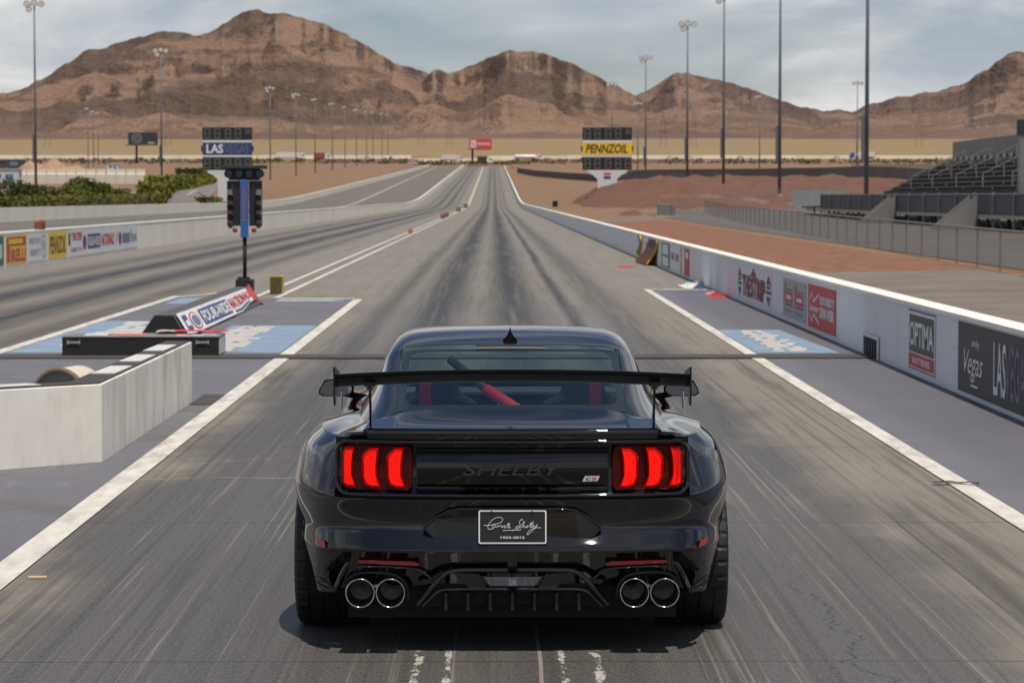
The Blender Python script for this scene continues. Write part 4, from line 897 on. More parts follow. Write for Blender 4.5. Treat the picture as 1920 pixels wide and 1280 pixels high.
bpatch(11.0, 11.9, .0, 1, .004, 'red_end', nr_)
def bletters(s, y0, y1, v0, v1, m, off, bold=.02):
    o = lettering(s, m, (0, 0, 0), (1, 0, 0), (0, 1, 0), 1, 1, bn, bold=bold, off=0)
    for vt in o.data.vertices: vt.co = bpt(y0 + (y1 - y0) * vt.co.x, v0 + (v1 - v0) * vt.co.y, off)
bletters('FOUR-WIDE', 2.8, 6.7, .22, .76, bw, .010, .03); bletters('NATIONALS', 7.2, 10.9, .28, .82, nr_, .008, .03)
for i in range(10): bpatch(7.4 + .3 * i, 7.62 + .3 * i, .07, .19, .008, 'small_print', nb_)
for yy, rr_, m in ((1.75, .40, nr_), (1.75, .33, bw), (1.75, .26, mat('emblem_slate', (.13, .17, .28), .6))):
    MB().add([bpt(yy + rr_ * 1.6 * math.cos(a), .47 + rr_ * math.sin(a), .030 - rr_ * .06) for a in np.linspace(0, 6.0, 22)], [tuple(range(22))]).build('round_emblem', m, bn)
bpatch(.35, .95, .15, .85, .004, 'bottle_emblem', nb_); bpatch(.45, .85, .35, .6, .008, 'emblem_band', bw)
fp = MB().grid([[(.10 + .05 * i + .02 * math.sin(j * 2.1 + i), 12.0 + .10 * j, .36 - .055 * i * (1 + .1 * j) + .02 * math.sin(j * 1.7 + i * 2)) for i in range(7)] for j in range(6)])
fo_ = fp.build('banner_flap', nr_, bn, smooth=True)
cl = thing('crumpled_banner', 'crumpled red and white banner end lying on the near end of the equipment case', 'banner', (-4.20, 34.9, .262))
MB().grid([[(.10 * i + .01 * math.sin(j * 3), .08 * j, .02 + .018 * abs(math.sin(i * 1.9 + j * 1.3))) for i in range(8)] for j in range(6)]).build('red_cloth', nr_, cl, smooth=True)
MB().grid([[(.08 * i - .22, .08 * j, .02 + .018 * abs(math.sin(i * 2.3 + j * 1.7))) for i in range(4)] for j in range(6)]).build('pale_cloth', mat('cloth_ochre', (.5, .4, .27), .8), cl, smooth=True)
# start light tree
tr = thing('start_light_tree', 'black start light tree with blue column, amber lamps and a flat hood', 'start lights', (-4.86, 52.2, 0))
S = 1 / 96.0
MB().box((0, 0, .22), (.34, .34, .44)).build('base_box', BLKM, tr, bevel=.01); MB().box((-.02, 0, .46), (.23, .22, .05)).build('base_cap', BLKM, tr)
MB().tube([(0, 0, .45), (0, 0, 1.3)], .04, 12).build('pole', BLKM, tr, smooth=True)
bcol = mat('tree_blue', (.02, .12, .36), .5, var=.1)
col_ = MB().box((.0, -.02, 1.82), (.145, .16, 1.12)).build('column', bcol, tr, bevel=.01)
for i in range(9): MB().box((.0, -.103, 1.60 + .075 * i), (.045, .004, .045)).build('worn_letter', mat('tree_red', (.45, .06, .04), .6), col_)
for sg in (-1, 1):
    pan = MB().box((sg * .215, .03, 1.92), (.25, .12, .88)).build('lamp_housing', BLKM, tr, bevel=.01)
    MB().box((sg * .285, -.032, 1.86), (.10, .008, .66)).build('lamp_plate', mat('plate_dark_grey', (.17, .17, .18), .6), pan)
    for i in range(3):
        MB().lathe([(-.05, .0), (-.04, .035), (-.0, .05), (.03, .05)], 'y', 20, (sg * .275, -.03, 2.03 - .19 * i)).build('amber_lamp', mat('amber_unlit', (.2, .06, .01), .3, var=.2, scale=40, coat=.5), pan, smooth=True)
        MB().lathe([(-.10, .056), (.0, .06)], 'y', 20, (sg * .275, -.03, 2.03 - .19 * i)).build('lamp_visor', BLKM, pan, smooth=True)
    MB().lathe([(-.05, .0), (-.04, .035), (-.0, .05), (.03, .05)], 'y', 20, (sg * .275, -.03, 1.48 + .0)).build('green_lamp', mat('green_unlit', (.01, .09, .03), .3, coat=.5), pan, smooth=True)
    MB().lathe([(-.05, 0), (-.045, .03), (-.02, .05), (.02, .05), (.045, .03), (.05, 0)], 'y', 18, (sg * .185, -.04, 1.40)).build('red_lamp', mat('red_unlit', (.30, .012, .03), .35, coat=.5), tr, smooth=True)
MB().box((.0, .0, 2.63), (.88, .26, .07)).build('hood', mat('hood_grey', (.03, .03, .032), .5), tr, bevel=.01); MB().box((0, .02, 2.50), (.60, .10, .26)).build('crossbar', BLKM, tr)
for x in (-.30, -.10, .10, .30):
    MB().lathe([(-.08, .085), (-.06, .09), (.06, .09), (.08, .04)], 'y', 20, (x, -.02, 2.50)).build('stage_lamp', mat('stage_black', (.03, .034, .034), .35), tr, smooth=True)
    MB().lathe([(-.075, 0), (-.06, .07), (-.055, .085)], 'y', 20, (x, -.02, 2.50)).build('stage_lens', mat('stage_lens', (.03, .045, .05), .15), tr, smooth=True)
# yellow box
yb_ = thing('yellow_box', 'olive and yellow ribbed box standing alone behind the start light tree', 'box', (-4.56, 56.2, 0))
yl = mat('box_yellow', (.42, .34, .05), .6, var=.12); ol = mat('box_olive', (.095, .08, .022), .7, var=.2)
MB().box((0, 0, .195), (.28, .26, .39)).build('shell', yl, yb_, bevel=.008)
MB().box((-.006, -.135, .19), (.25, .012, .36)).build('front_panel', ol, yb_)
for i in range(6): MB().box((-.10 + .038 * i, -.145, .19), (.012, .010, .34)).build('rib', ol, yb_)
# foam timing blocks down the centre line
om = mat('block_orange', (.42, .12, .025), .7, var=.2); dm = mat('block_dark', (.10, .02, .02), .7, var=.2)
for px, py, m, lab in ((772, 437, om, 'orange foam block nearest the camera on the double centre line'), (829, 410, dm, 'dark red foam block, second along the double centre line'), (838, 407, dm, 'dark red foam block, third along the double centre line'), (862, 397, dm, 'dark red foam block, fourth along the double centre line'), (876, 391, dm, 'farthest dark red foam block on the double centre line')):
    d = 5000 * 2.06 / (py - 368); bx_ = thing('foam_block', lab, 'foam block', (-4.63, d, .012), .1, 'foam timing blocks on the centre line')
    s_ = 8 * d / 5000 / .3
    MB().box((0, 0, .16 * s_), (.30 * s_, .16, .32 * s_)).build('block', m, bx_, bevel=.02); MB().box((0, -.085, .2 * s_), (.14 * s_, .01, .12 * s_)).build('face_patch', mat('patch_pale', (.4, .25, .12), .7), bx_)
cb = thing('marker_block', 'small rust brown block standing on the cream wall above the yellow sponsor panel', 'block', (-14.05, 82.8, 1.033))
MB().box((0, 0, .12), (.22, .75, .24)).build('block', mat('rust_brown', (.16, .05, .025), .8), cb, bevel=.02)
MB().box((.0, .41, .15), (.2, .06, .28)).build('end_board', om, cb)
sb = thing('loudspeaker_box', 'small black loudspeaker box on the dirt beyond the right wall', 'loudspeaker', (9.7, 419, gz1(9.7, 419)))
MB().box((0, 0, .5), (.85, .6, .95)).build('cabinet', BLKM, sb, bevel=.03); MB().box((0, -.31, .5), (.7, .02, .8)).build('grille', SAT, sb)
# ------------------------------------------------------------------ sponsor panels on the walls
U_R, U_L, V_ = (0, -1, 0), (0, 1, 0), (0, 0, 1)
def rp(px): return 4.86 * 5000 / (px - 925)       # distance along the right wall
def lp(px): return 13.92 * 5000 / (925 - px)
def panel(name, label, side, y0, y1, z0, z1, m, th=.006, cat='wall sign'):
    "y0 is the left edge as seen from the track"
    u = U_R if side > 0 else U_L; x = 4.855 if side > 0 else -13.915
    root = thing(name, label, cat, (x, y0, 0)); root['wall'] = side; wdt = abs(y1 - y0)
    quad((0, 0, z0), u, V_, wdt, z1 - z0, th).build('board', m, root); root['wd'] = wdt
    return root
def ptext(root, s, m, a0, a1, z0, z1, bold=.02, shear=0.0, off=.010):
    u = U_R if root['wall'] > 0 else U_L; w_ = root['wd']
    return lettering(s, m, Vector(u) * (a0 * w_) + Vector((0, 0, z0)), u, V_, (a1 - a0) * w_, z1 - z0, root, bold=bold, shear=shear, off=off)
def pblock(root, m, a0, a1, z0, z1, off=.007, name='colour_block', th=.0015):
    u = U_R if root['wall'] > 0 else U_L; w_ = root['wd']; n = Vector(u).cross(Vector(V_))
    return quad(Vector(u) * (a0 * w_) + Vector((0, 0, z0)) + n * off, u, V_, (a1 - a0) * w_, z1 - z0, th).build(name, m, root)
def ppoly(root, m, pts, off=.007, name='shape'):
    u = Vector(U_R if root['wall'] > 0 else U_L); n = u.cross(Vector(V_)); w_ = root['wd']
    return MB().add([u * (a * w_) + Vector((0, 0, z)) + n * off for a, z in pts], [tuple(range(len(pts)))]).build(name, m, root)
pk = dict(var=.08, scale=2.5)
Wp = mat('vinyl_white', (.66, .67, .69), .6, **pk); Rp = mat('vinyl_red', (.46, .035, .05), .6, **pk); Kp = mat('vinyl_black', (.02, .02, .023), .55, **pk); Yp = mat('vinyl_yellow', (.75, .50, .02), .6, **pk)
Gp = mat('vinyl_grey', (.33, .34, .37), .6, **pk); Np = mat('vinyl_navy', (.03, .045, .13), .6, **pk); GRp = mat('vinyl_green', (.03, .16, .10), .6, **pk); DR = mat('vinyl_maroon', (.16, .015, .02), .6, **pk); GY2 = mat('vinyl_midgrey', (.2, .2, .22), .6, **pk); VI = mat('vinyl_violet', (.13, .13, .20), .6, **pk)
p = panel('wall_logo', 'red and black THE STRIP logo between two striped emblems on the white wall', 1, rp(1385), rp(1447), .10, .70, Wp, .003)
CRm = mat('vinyl_crimson', (.30, .02, .035), .6); [ptext(p, w_, Kp, a0 - .01, a1 + .01, .145, .555, .05) for w_, a0, a1 in (('THE', .165, .40), ('STRIP', .43, .835))]; [ptext(p, w_, CRm, a0, a1, .16, .54, .02, 0, .013) for w_, a0, a1 in (('THE', .165, .40), ('STRIP', .43, .835))]; ppoly(p, DR, [(.40, .56), (.5, .72), (.6, .56)], name='spire')
for a in (.0, .87):
    ppoly(p, DR, [(a, .5), (a + .065, .68), (a + .13, .5)], name='emblem_tip'); pblock(p, DR, a + .02, a + .11, .42, .48, name='emblem_bar'); pblock(p, Kp, a + .0, a + .13, .33, .39, name='emblem_bar'); pblock(p, Np, a + .02, a + .11, .20, .29, name='emblem_bar'); ppoly(p, Np, [(a + .03, .19), (a + .10, .19), (a + .065, .10)], name='emblem_foot')
p = panel('wall_sign', 'grey wall sign with two red and black figures beside the red sign', 1, rp(1470), rp(1513), .08, .70, Gp)
for a in (.08, .54):
    pblock(p, Rp, a, a + .36, .32, .50); pblock(p, Kp, a + .02, a + .36, .27, .30, name='dark_bar'); pblock(p, Kp, a, a + .36, .52, .54, name='dark_bar'); pblock(p, Rp, a, a + .07, .55, .64, name='red_bar'); pblock(p, GY2, a, a + .34, .16, .21, name='small_line'); pblock(p, Wp, a + .08, a + .3, .38, .44, .009, name='light_line')
p = panel('wall_sign', 'red beer wall sign with white bow tie and two lines of white lettering', 1, rp(1517), rp(1569), .07, .72, Rp)
for z0, z1, s_ in ((.47, .60, 1), (.28, .16, 1)):
    for a, e in (((.05, z0), (.15, z1)), ((.15, z1), (.22, z0)), ((.22, z0), (.42, z1))):
        ppoly(p, Wp, [(a[0], a[1] - .015), (e[0], e[1] - .015), (e[0], e[1] + .015), (a[0], a[1] + .015)], name='bow_tie_stroke')
ptext(p, 'Budweiser', Wp, .08, .42, .32, .43, .02, .2); ptext(p, 'RESPONSIBILITY', Wp, .46, .95, .46, .58, .03); ptext(p, 'DRINK WISER', Wp, .46, .95, .26, .42, .03)
p = panel('wall_sign', 'OPTIMA BATTERIES wall sign in black, white and red', 1, rp(1707), rp(1757), .07, .76, Wp)
pblock(p, mat('vinyl_charcoal', (.06, .06, .055), .6), .04, .97, .27, .70); pblock(p, Np, 0, 1, .735, .755, name='edge_stripe'); pblock(p, Np, 0, 1, .075, .09, name='edge_stripe'); pblock(p, Rp, .02, .98, .105, .255, name='red_field')
ptext(p, 'OPTIMA', Wp, .06, .95, .34, .62, .02); ptext(p, 'BATTERIES', Wp, .18, .82, .14, .215, .02)
p = panel('wall_banner', 'black LAS VEGAS banner at the nearest end of the white wall', 1, 27.75, 23.0, .05, .765, Kp, cat='banner')
ptext(p, 'Vegas', Wp, .08, .30, .18, .50, .0, .35); ptext(p, 'only', Wp, .17, .26, .52, .62, .01); pblock(p, Wp, .16, .24, .135, .155, name='underline'); ptext(p, 'LAS', Wp, .42, .55, .14, .66, .01); ptext(p, 'VEGAS', VI, .55, .78, .14, .66, .01)
for y0, y1, m, lab in ((rp(1241), rp(1256), GRp, 'green framed wall panel beside the fallen yellow and black banner'), (rp(1257), rp(1276), Wp, 'white wall panel with two small dark marks next to the green framed panel'), (rp(1277), rp(1293), Rp, 'red and white striped wall panel, last of the far group on the right wall')):
    p = panel('wall_panel', lab, 1, y0, y1, .06, .74, m)
    if m is GRp: pblock(p, Wp, .15, .85, .10, .36); pblock(p, Wp, .15, .85, .42, .70)
    elif m is Wp: pblock(p, GY2, .12, .42, .34, .54); pblock(p, GY2, .56, .86, .34, .54)
    else: pblock(p, Wp, .05, .12, .06, .74); pblock(p, Wp, .2, .45, .06, .74); pblock(p, Wp, .58, .88, .5, .66)
p = panel('wall_panel', 'pale wall panel with faint print left of the fallen yellow and black banner', 1, rp(1208), rp(1232), .06, .74, Wp)
pblock(p, GY2, .15, .35, .25, .6); pblock(p, Gp, .6, .85, .2, .65)
fb = thing('fallen_banner', 'yellow and black banner peeling off the right wall down to the ground', 'banner', (4.85, 81, 0))
yk = mat('flag_yellow', (.5, .30, .02), .7, var=.2, scale=3); kk = mat('flag_dark', (.09, .018, .008), .7, var=.4, scale=3)
MB().grid([[(-.012 - .42 * (1 - v) ** 2.2 * (1 - .3 * k), 2.4 - 4.6 * k + .3 * math.sin(v * 4 + k), .03 + .72 * v) for v in np.linspace(0, 1, 12)] for k in np.linspace(0, 1, 8)]).build('dark_cloth', kk, fb, smooth=True)
MB().tube([(-.012 - .42 * (1 - v) ** 2.2 * .7 - .01, -2.2 + .3 * math.sin(v * 4 + 1), .03 + .72 * v) for v in np.linspace(0, 1, 12)], .035, 6).build('yellow_edge', yk, fb, smooth=True)
MB().tube([(-.03 - .03 * math.sin(v * 7), 6.3 + .4 * math.sin(v * 6), .03 + .72 * v) for v in np.linspace(0, 1, 12)], .05, 6).build('hanging_strip', yk, fb, smooth=True)
MB().tube([(-.06 - .03 * math.sin(v * 7), 6.5 + .4 * math.sin(v * 6), .03 + .72 * v) for v in np.linspace(.2, 1, 12)], .045, 6).build('hanging_strip', BLKM, fb, smooth=True)
def heap(name, lab, x, y, sx, sy, sz, mats, seed):
    root = thing(name, lab, 'crumpled cloth', (x, y, .006))
    for q_, (m, ox, oy, k) in enumerate(mats):
        r = random.Random(seed + q_); ph = r.uniform(0, 6)
        P = [[(ox + sx * k * (i / 9 - .5), oy + sy * k * (j / 9 - .5), max(.0, sz * math.sin(math.pi * i / 9) * math.sin(math.pi * j / 9) * (.55 + .45 * math.sin(i * 1.9 + j * 2.3 + ph)))) for i in range(10)] for j in range(10)]
        MB().grid(P).build('cloth_fold', m, root, smooth=False)
heap('fallen_cloth', 'crumpled white and blue banner at the foot of the wall beyond the painted pad', 4.5, 60.8, .45, 2.4, .10, [(Wp, 0, 0, 1), (mat('cloth_blue', (.04, .10, .22), .7), .1, -1.3, .6), (mat('cloth_tan', (.5, .4, .26), .7), .25, 1.2, .6)], 3)
heap('fallen_cloth', 'crumpled red and pink cloth on the painted pad at the foot of the wall', 4.6, 55.2, .32, 1.8, .10, [(Rp, .0, -.4, 1), (mat('cloth_pink', (.55, .3, .25), .7), 0, .7, .8)], 8)
heap('fallen_cloth', 'small flat red rag on the concrete before the fallen yellow banner', 3.85, 78, .4, 2.2, .04, [(Rp, 0, 0, 1)], 9)
hb = thing('drain_opening', 'square dark drain opening cut into the foot of the right wall', 'drain', (4.852, 34.75, 0))
quad((0, 0, .002), U_R, V_, 1.25, .25, .010).build('opening', mat('hole_black', (.004, .004, .004), .9), hb)
fr_ = MB(); quad((-.004, .06, .002), U_R, V_, .06, .29, .02, fr_); quad((-.004, -1.25, .002), U_R, V_, .06, .29, .02, fr_); quad((-.004, .0, .25), U_R, V_, 1.25, .04, .02, fr_); fr_.build('frame', wallw, hb)
for i in range(4): quad((-.012, -.25 - .25 * i, .004), U_R, V_, .04, .24, .008).build('bar', SAT, hb)
# left wall sponsors
p = panel('wall_sign', 'dark green wall sign cut off by the left picture edge', -1, lp(-30), lp(8), .10, .93, GRp); pblock(p, Wp, .8, .9, .3, .7)
p = panel('wall_sign', 'yellow PIRELLI wall sign with red lettering on the cream wall', -1, lp(12), lp(51), .10, .93, Yp)
pblock(p, Rp, .04, .96, .62, .88); pblock(p, Yp, .12, .80, .68, .82, .010, 'letter_bar'); pblock(p, Rp, .04, .18, .16, .62, name='letter_stem'); ptext(p, 'IRELLI', Rp, .22, .95, .16, .54, .04)
p = panel('wall_sign', 'white WESTGATE RESORTS wall sign with grey lettering and oval emblem', -1, lp(53), lp(90), .10, .93, Wp)
ptext(p, 'WESTGATE', GY2, .08, .62, .62, .80, .01); ptext(p, 'RESORTS', GY2, .12, .6, .28, .46, .01)
u_ = np.linspace(0, 6.283, 20)[:-1]
ppoly(p, GY2, [(.8 + .12 * math.cos(a), .52 + .36 * math.sin(a)) for a in u_], name='emblem'); ppoly(p, Wp, [(.8 + .10 * math.cos(a), .52 + .31 * math.sin(a)) for a in u_], .009, 'emblem_centre'); ptext(p, 'W', GY2, .74, .86, .35, .7, .01, 0, .012)
p = panel('wall_sign', 'yellow PENNZOIL wall sign with black lettering on the cream wall', -1, lp(92), lp(126), .10, .93, Yp)
ptext(p, 'PENNZOIL', Kp, .06, .94, .24, .80, .02, .15)
p = panel('wall_sign', 'long white wall sign with red and blue race lettering, THE STRIP and FOUR-WIDE NATIONALS', -1, lp(129), lp(258), .08, .95, Wp)
ptext(p, 'THE STRIP', Rp, .04, .17, .58, .86, .05); ptext(p, 'HOME OF THE', GY2, .03, .17, .22, .36, .02); pblock(p, Np, .0, .025, .45, .85)
for a in (.205, .715):
    ppoly(p, Rp, [(a + .026 * math.cos(k), .5 + .26 * math.sin(k)) for k in u_], name='round_mark'); ppoly(p, Np, [(a + .018 * math.cos(k), .5 + .18 * math.sin(k)) for k in u_], .009, 'round_mark_centre')
pblock(p, Np, .245, .42, .26, .76); ptext(p, 'FOUR-WIDE', Wp, .255, .41, .34, .68, .03, 0, .011); ptext(p, 'NATIONALS', Rp, .435, .62, .30, .74, .05); ppoly(p, Kp, [(.645, .3), (.655, .3), (.68, .72), (.67, .72)], name='slash')
[pblock(p, Np, .752 + .025 * i, .771 + .025 * i, .3, .68, name='worn_letter') for i in range(5)]; [pblock(p, VI, .885 + .022 * i, .899 + .022 * i, .32, (.8 if i == 0 else .62), name='worn_letter') for i in range(5)]
# scraps on the ground
dbm = mat('rubber_crumb', (.015, .015, .015), .8)
for i, (x, y, s_, lab) in enumerate(((3.30, 18.95, .16, 'torn black rubber strip lying across the right lane line'), (2.35, 17.6, .03, 'single black rubber crumb on the concrete right of the car'), (-1.45, 13.55, .025, 'black rubber crumb on the dark track left of the car wheel'), (-2.55, 12.3, .03, 'black rubber crumb near the bottom left of the track'))):
    mb = MB(); r = random.Random(i)
    mb.grid([[(s_ * (k / 5 - .5) * 2, .35 * s_ * (j / 3 - .5) + .3 * s_ * math.sin(k), .010 + .12 * s_ * r.random()) for j in range(4)] for k in range(6)]); o = mb.build('rubber_scrap', dbm); o.location = (x, y, 0); tag(o, lab, 'rubber scrap', 'rubber scraps on the track')
o = MB().box((0, 0, .009), (.10, .018, .014), rz=.05).build('chalk_stick', mat('chalk_cream', (.62, .52, .3), .8), bevel=.003); o.location = (-2.46, 14.32, .0); tag(o, 'short cream stick lying on the joint at the left lane line', 'stick')
# ------------------------------------------------------------------ poles, boards, stands, planting, traffic
PST = mat('pole_steel', (.13, .14, .155), .55, .3, var=.12, scale=1.5); LMP = mat('floodlight_dark', (.06, .06, .06), .5); LNS = mat('floodlight_glass', (.55, .55, .52), .2)
def pole(x, y, h, lab, grp, heads=4, sleeve=False, r=.20, rz=0.0):
    root = thing('light_pole', lab, 'light pole', (x, y, gz1(x, y) - .2), rz, grp)
    MB().tube([(0, 0, 0), (0, 0, h * .5), (0, 0, h)], [r, r * .78, r * .5], 10).build('mast', PST, root, smooth=True)
    if sleeve:
        MB().box((-r * 1.5, 0, h * .24), (.26, .3, h * .15)).build('control_box', PST, root, bevel=.02)
        MB().tube([(0, 0, 0), (0, 0, .8)], r * 1.9, 10).build('footing', mat('pole_footing', (.36, .33, .29), .9), root)
    if heads:
        MB().bar((-1.1, 0, h - .1), (1.1, 0, h - .1), .12, .12).build('crossarm', LMP, root)
        spots = [(-1.0, .12, -12), (.0, .3, 6), (1.0, .12, 14), (-.7, -.6, -8)][:heads]
        for dx, dz, a in spots:
            m = MB(); m.lathe([(-.30, .44), (-.26, .46), (.05, .36), (.26, .16), (.3, 0)], 'y', 12, (dx, 0, h + dz - .1)); f = m.build('floodlight', LMP, root, smooth=True)
            MB().lathe([(-.28, 0), (-.27, .43)], 'y', 12, (dx, 0, h + dz - .1)).build('glass', LNS, f)
    return root
for px, lab in ((1624, 'tallest light pole beside the grandstand on the right'), (1461, 'second tall light pole from the grandstand on the right'), (1356, 'third tall light pole from the grandstand, its lamps at the top picture edge'), (1288, 'fourth tall light pole from the grandstand with lamps against the sky'), (1210, 'fifth tall light pole from the grandstand, just right of the yellow scoreboard')):
    d = 5000 * 30 / (px - 925); pole(30, d, 25.2, lab, 'tall light poles along the right dirt bank', 4, True)
pole(30, 676, 25, 'far light pole rising behind the yellow scoreboard', 'distant light poles right of the track', 3)
pole(at(1196, 300, 900).x, 900, 24, 'thin far light pole between the yellow scoreboard and the tall pole', 'distant light poles right of the track', 3)
pole(83, 833, 25, 'thin far light pole left of the second tall pole from the grandstand', 'distant light poles right of the track', 2)
pole(91, 668, 25, 'thin far light pole just left of the tallest pole', 'distant light poles right of the track', 3)
ords = ['nearest of the row of light poles on the left, by the picture edge', 'second light pole of the left row, between dark billboard and scoreboard', 'third light pole of the left row, just right of the left scoreboard', 'fourth light pole of the left row', 'fifth light pole of the left row', 'sixth light pole of the left row', 'seventh light pole of the left row', 'eighth light pole of the left row', 'ninth light pole of the left row', 'tenth light pole of the left row', 'eleventh light pole of the left row', 'farthest light pole of the left row, toward the red billboard']
for px, lab in zip((70, 305, 508, 556, 592, 624, 648, 669, 688, 700, 717, 728), ords):
    d = 5000 * 63 / (925 - px); pole(-63, d, 26, lab, 'row of light poles on the left', 4 if d < 900 else 2, d < 600, .2)
for px, lab in ((168, 'tallest of three slim poles left of the dark billboard'), (178, 'middle of three slim poles left of the dark billboard'), (187, 'shortest of three slim poles left of the dark billboard')):
    d = 1116 + (px - 168) * 9; pole((px - 925) * d / 5000, d, 25, lab, 'three slim poles left of the dark billboard', 2)
# scoreboards
dgt = mat('digit_segment', (.14, .145, .12), .6); brd = mat('board_black', (.012, .013, .016), .6)
def scoreboard(px, word, mword, mfield, lab, emblem):
    d = 402.0; k = d / 5000; x = (px - 925) * k; g_ = gz1(x, d) if px > 925 else 2.0
    root = thing('scoreboard', lab, 'scoreboard', (x, d, 0), 0, 'pair of finish line scoreboards'); zt = 2.06 + (368 - 238) * k
    W_ = 92 * k
    for i, (za, zb) in enumerate(((240, 263), (295, 319))):
        z0, z1 = 2.06 + (368 - zb) * k, 2.06 + (368 - za) * k
        bd_ = MB().box((0, 0, (z0 + z1) / 2), (W_, .8, z1 - z0)).build('digit_board', brd, root)
        for j in range(5):
            cxx = (-.40 + .2 * j + (.02 if j > 1 else 0)) * W_ ; hh = (z1 - z0) * .72; ww = W_ * .10; zc_ = (z0 + z1) / 2
            if i == 0 and j == 4: hh *= .45; ww *= .7; zc_ += .3
            m = MB()
            for (ax, az, sx, sz) in ((0, hh / 2, ww, .12), (0, 0, ww, .12), (0, -hh / 2, ww, .12), (-ww / 2, hh / 4, .12, hh / 2), (ww / 2, hh / 4, .12, hh / 2), (-ww / 2, -hh / 4, .12, hh / 2), (ww / 2, -hh / 4, .12, hh / 2)):
                m.box((cxx + ax, -.42, zc_ + az), (sx, .04, sz))
            m.build('digit', dgt, bd_)
    z0, z1 = 2.06 + (368 - 291) * k, 2.06 + (368 - 268) * k
    f_ = MB().box((0, 0, (z0 + z1) / 2), (W_, .8, z1 - z0)).build('name_board', mfield, root)
    if word == 'LASVEGAS':
        lettering('LAS', Wp, (-.42 * W_, -.405, z0 + .25), (1, 0, 0), (0, 0, 1), .34 * W_, z1 - z0 - .5, f_, bold=.03); lettering('VEGAS', VI, (-.06 * W_, -.405, z0 + .25), (1, 0, 0), (0, 0, 1), .5 * W_, z1 - z0 - .5, f_, bold=.0)
    else: lettering(word, mword, (-.44 * W_, -.405, z0 + .25), (1, 0, 0), (0, 0, 1), .86 * W_, z1 - z0 - .5, f_, bold=.03, shear=.2)
    for za in (265.5, 293): MB().box((0, .05, 2.06 + (368 - za) * k), (W_ * .99, .84, 4.2 * k)).build('white_rail', Wp, root)
    for sg in (-1, 1): MB().box((sg * (W_ / 2 + .12), 0, (z0 + z1) / 2), (.22, .5, .8)).build('side_lamp', brd, root)
    zb = 2.06 + (368 - 320) * k; pts = [(-.40 * W_, zb), (.40 * W_, zb), (.40 * W_, zb - .35), (.29 * W_, zb - .7), (.20 * W_, zb - 1.3), (.19 * W_, g_ - .8), (-.19 * W_, g_ - .8), (-.20 * W_, zb - 1.3), (-.29 * W_, zb - .7), (-.40 * W_, zb - .35)]
    ped = MB().prism(pts, -.5, .5, lambda x_, z_, y_: (x_, y_, z_)).build('pedestal', mat('pedestal_white', (.60, .60, .60), .7), root, bevel=.03)
    if emblem:
        for q_, (m, za, zb2) in enumerate(((Rp, .35, .72), (Wp, .72, .84), (Np, .84, 1.25))): MB().box((0, -.52, zb - (za + zb2) / 2), (1.3 - .25 * (q_ != 1), .02, zb2 - za)).build('emblem_band', m, ped)
scoreboard(1138, 'PENNZOIL', Kp, Yp, 'finish line scoreboard with yellow PENNZOIL panel on a white pedestal', True)
scoreboard(428, 'LASVEGAS', Wp, Np, 'finish line scoreboard with dark LAS VEGAS panel behind the start light tree', False)
kb = thing('planter_kerb', 'low dark kerb wall at the foot of the yellow scoreboard', 'kerb', (17.0, 400.5, gz1(17, 400))); MB().bar((-3.0, -3, -.6), (3.4, 2, .9), .5, .8).build('kerb_wall', mat('kerb_dark', (.10, .09, .08), .9), kb)
# billboards
def billboard(px0, px1, py0, py1, ppx, pbase, d, m, lab, word):
    k = d / 5000; x0, x1 = (px0 - 925) * k, (px1 - 925) * k; z0, z1 = 2.06 + (368 - py1) * k, 2.06 + (368 - py0) * k; xp = (ppx - 925) * k
    root = thing('billboard', lab, 'billboard', (xp, d, gz1(xp, d)), 0); g_ = gz1(xp, d)
    b_ = MB().box(((x0 + x1) / 2 - xp, 0, (z0 + z1) / 2 - g_), (x1 - x0, 1.0, z1 - z0)).build('board', m, root)
    MB().tube([(0, .8, -2), (0, .8, z0 - g_ + .5)], .55, 12).build('post', mat('billboard_post', (.05, .03, .025), .7), root, smooth=True)
    MB().box(((x0 + x1) / 2 - xp - .8, -.9, z0 - g_ - .25), (x1 - x0 + 1.5, 1.4, .3)).build('catwalk', LMP, root)
    if word:
        MB().box((x0 - xp + 2.2, -.52, (z0 + z1) / 2 - g_), (2.8, .02, (z1 - z0) * .7)).build('white_square', Wp, b_)
        ring_ = MB().lathe([(-.54, .6), (-.54, .95), (-.53, .95)], 'y', 20, (x0 - xp + 2.2, 0, (z0 + z1) / 2 - g_)); ring_.build('oval_mark', Rp, b_)
        lettering(word, Wp, (x0 - xp + 4.2, -.51, (z0 + z1) / 2 - g_ - .75), (1, 0, 0), (0, 0, 1), (x1 - x0) - 5, 1.5, b_, bold=.03)
    else:
        MB().lathe([(-.54, 2.0), (-.54, 2.5), (-.5, 2.5)], 'y', 28, ((x0 - xp) + 4.4, 0, (z0 + z1) / 2 - g_)).build('ring_mark', GY2, b_); MB().lathe([(-.54, .8), (-.54, 1.3), (-.5, 1.3)], 'y', 20, ((x0 - xp) + 4.4, 0, (z0 + z1) / 2 - g_)).build('ring_mark', GY2, b_)
        MB().box((x1 - xp - 3.2, -.52, z0 - g_ + .9), (3.4, .02, .9)).build('white_line', Gp, b_)
billboard(880, 922, 261, 280, 886, 312, 1400, mat('billboard_red', (.60, .055, .05), .6), 'red TOYOTA billboard on a single post at the far end of the track', 'TOYOTA')
billboard(243, 298, 249, 272, 258, 304, 1350, mat('billboard_dark', (.035, .038, .038), .6), 'dark billboard with pale round mark on a single post at the left', None)
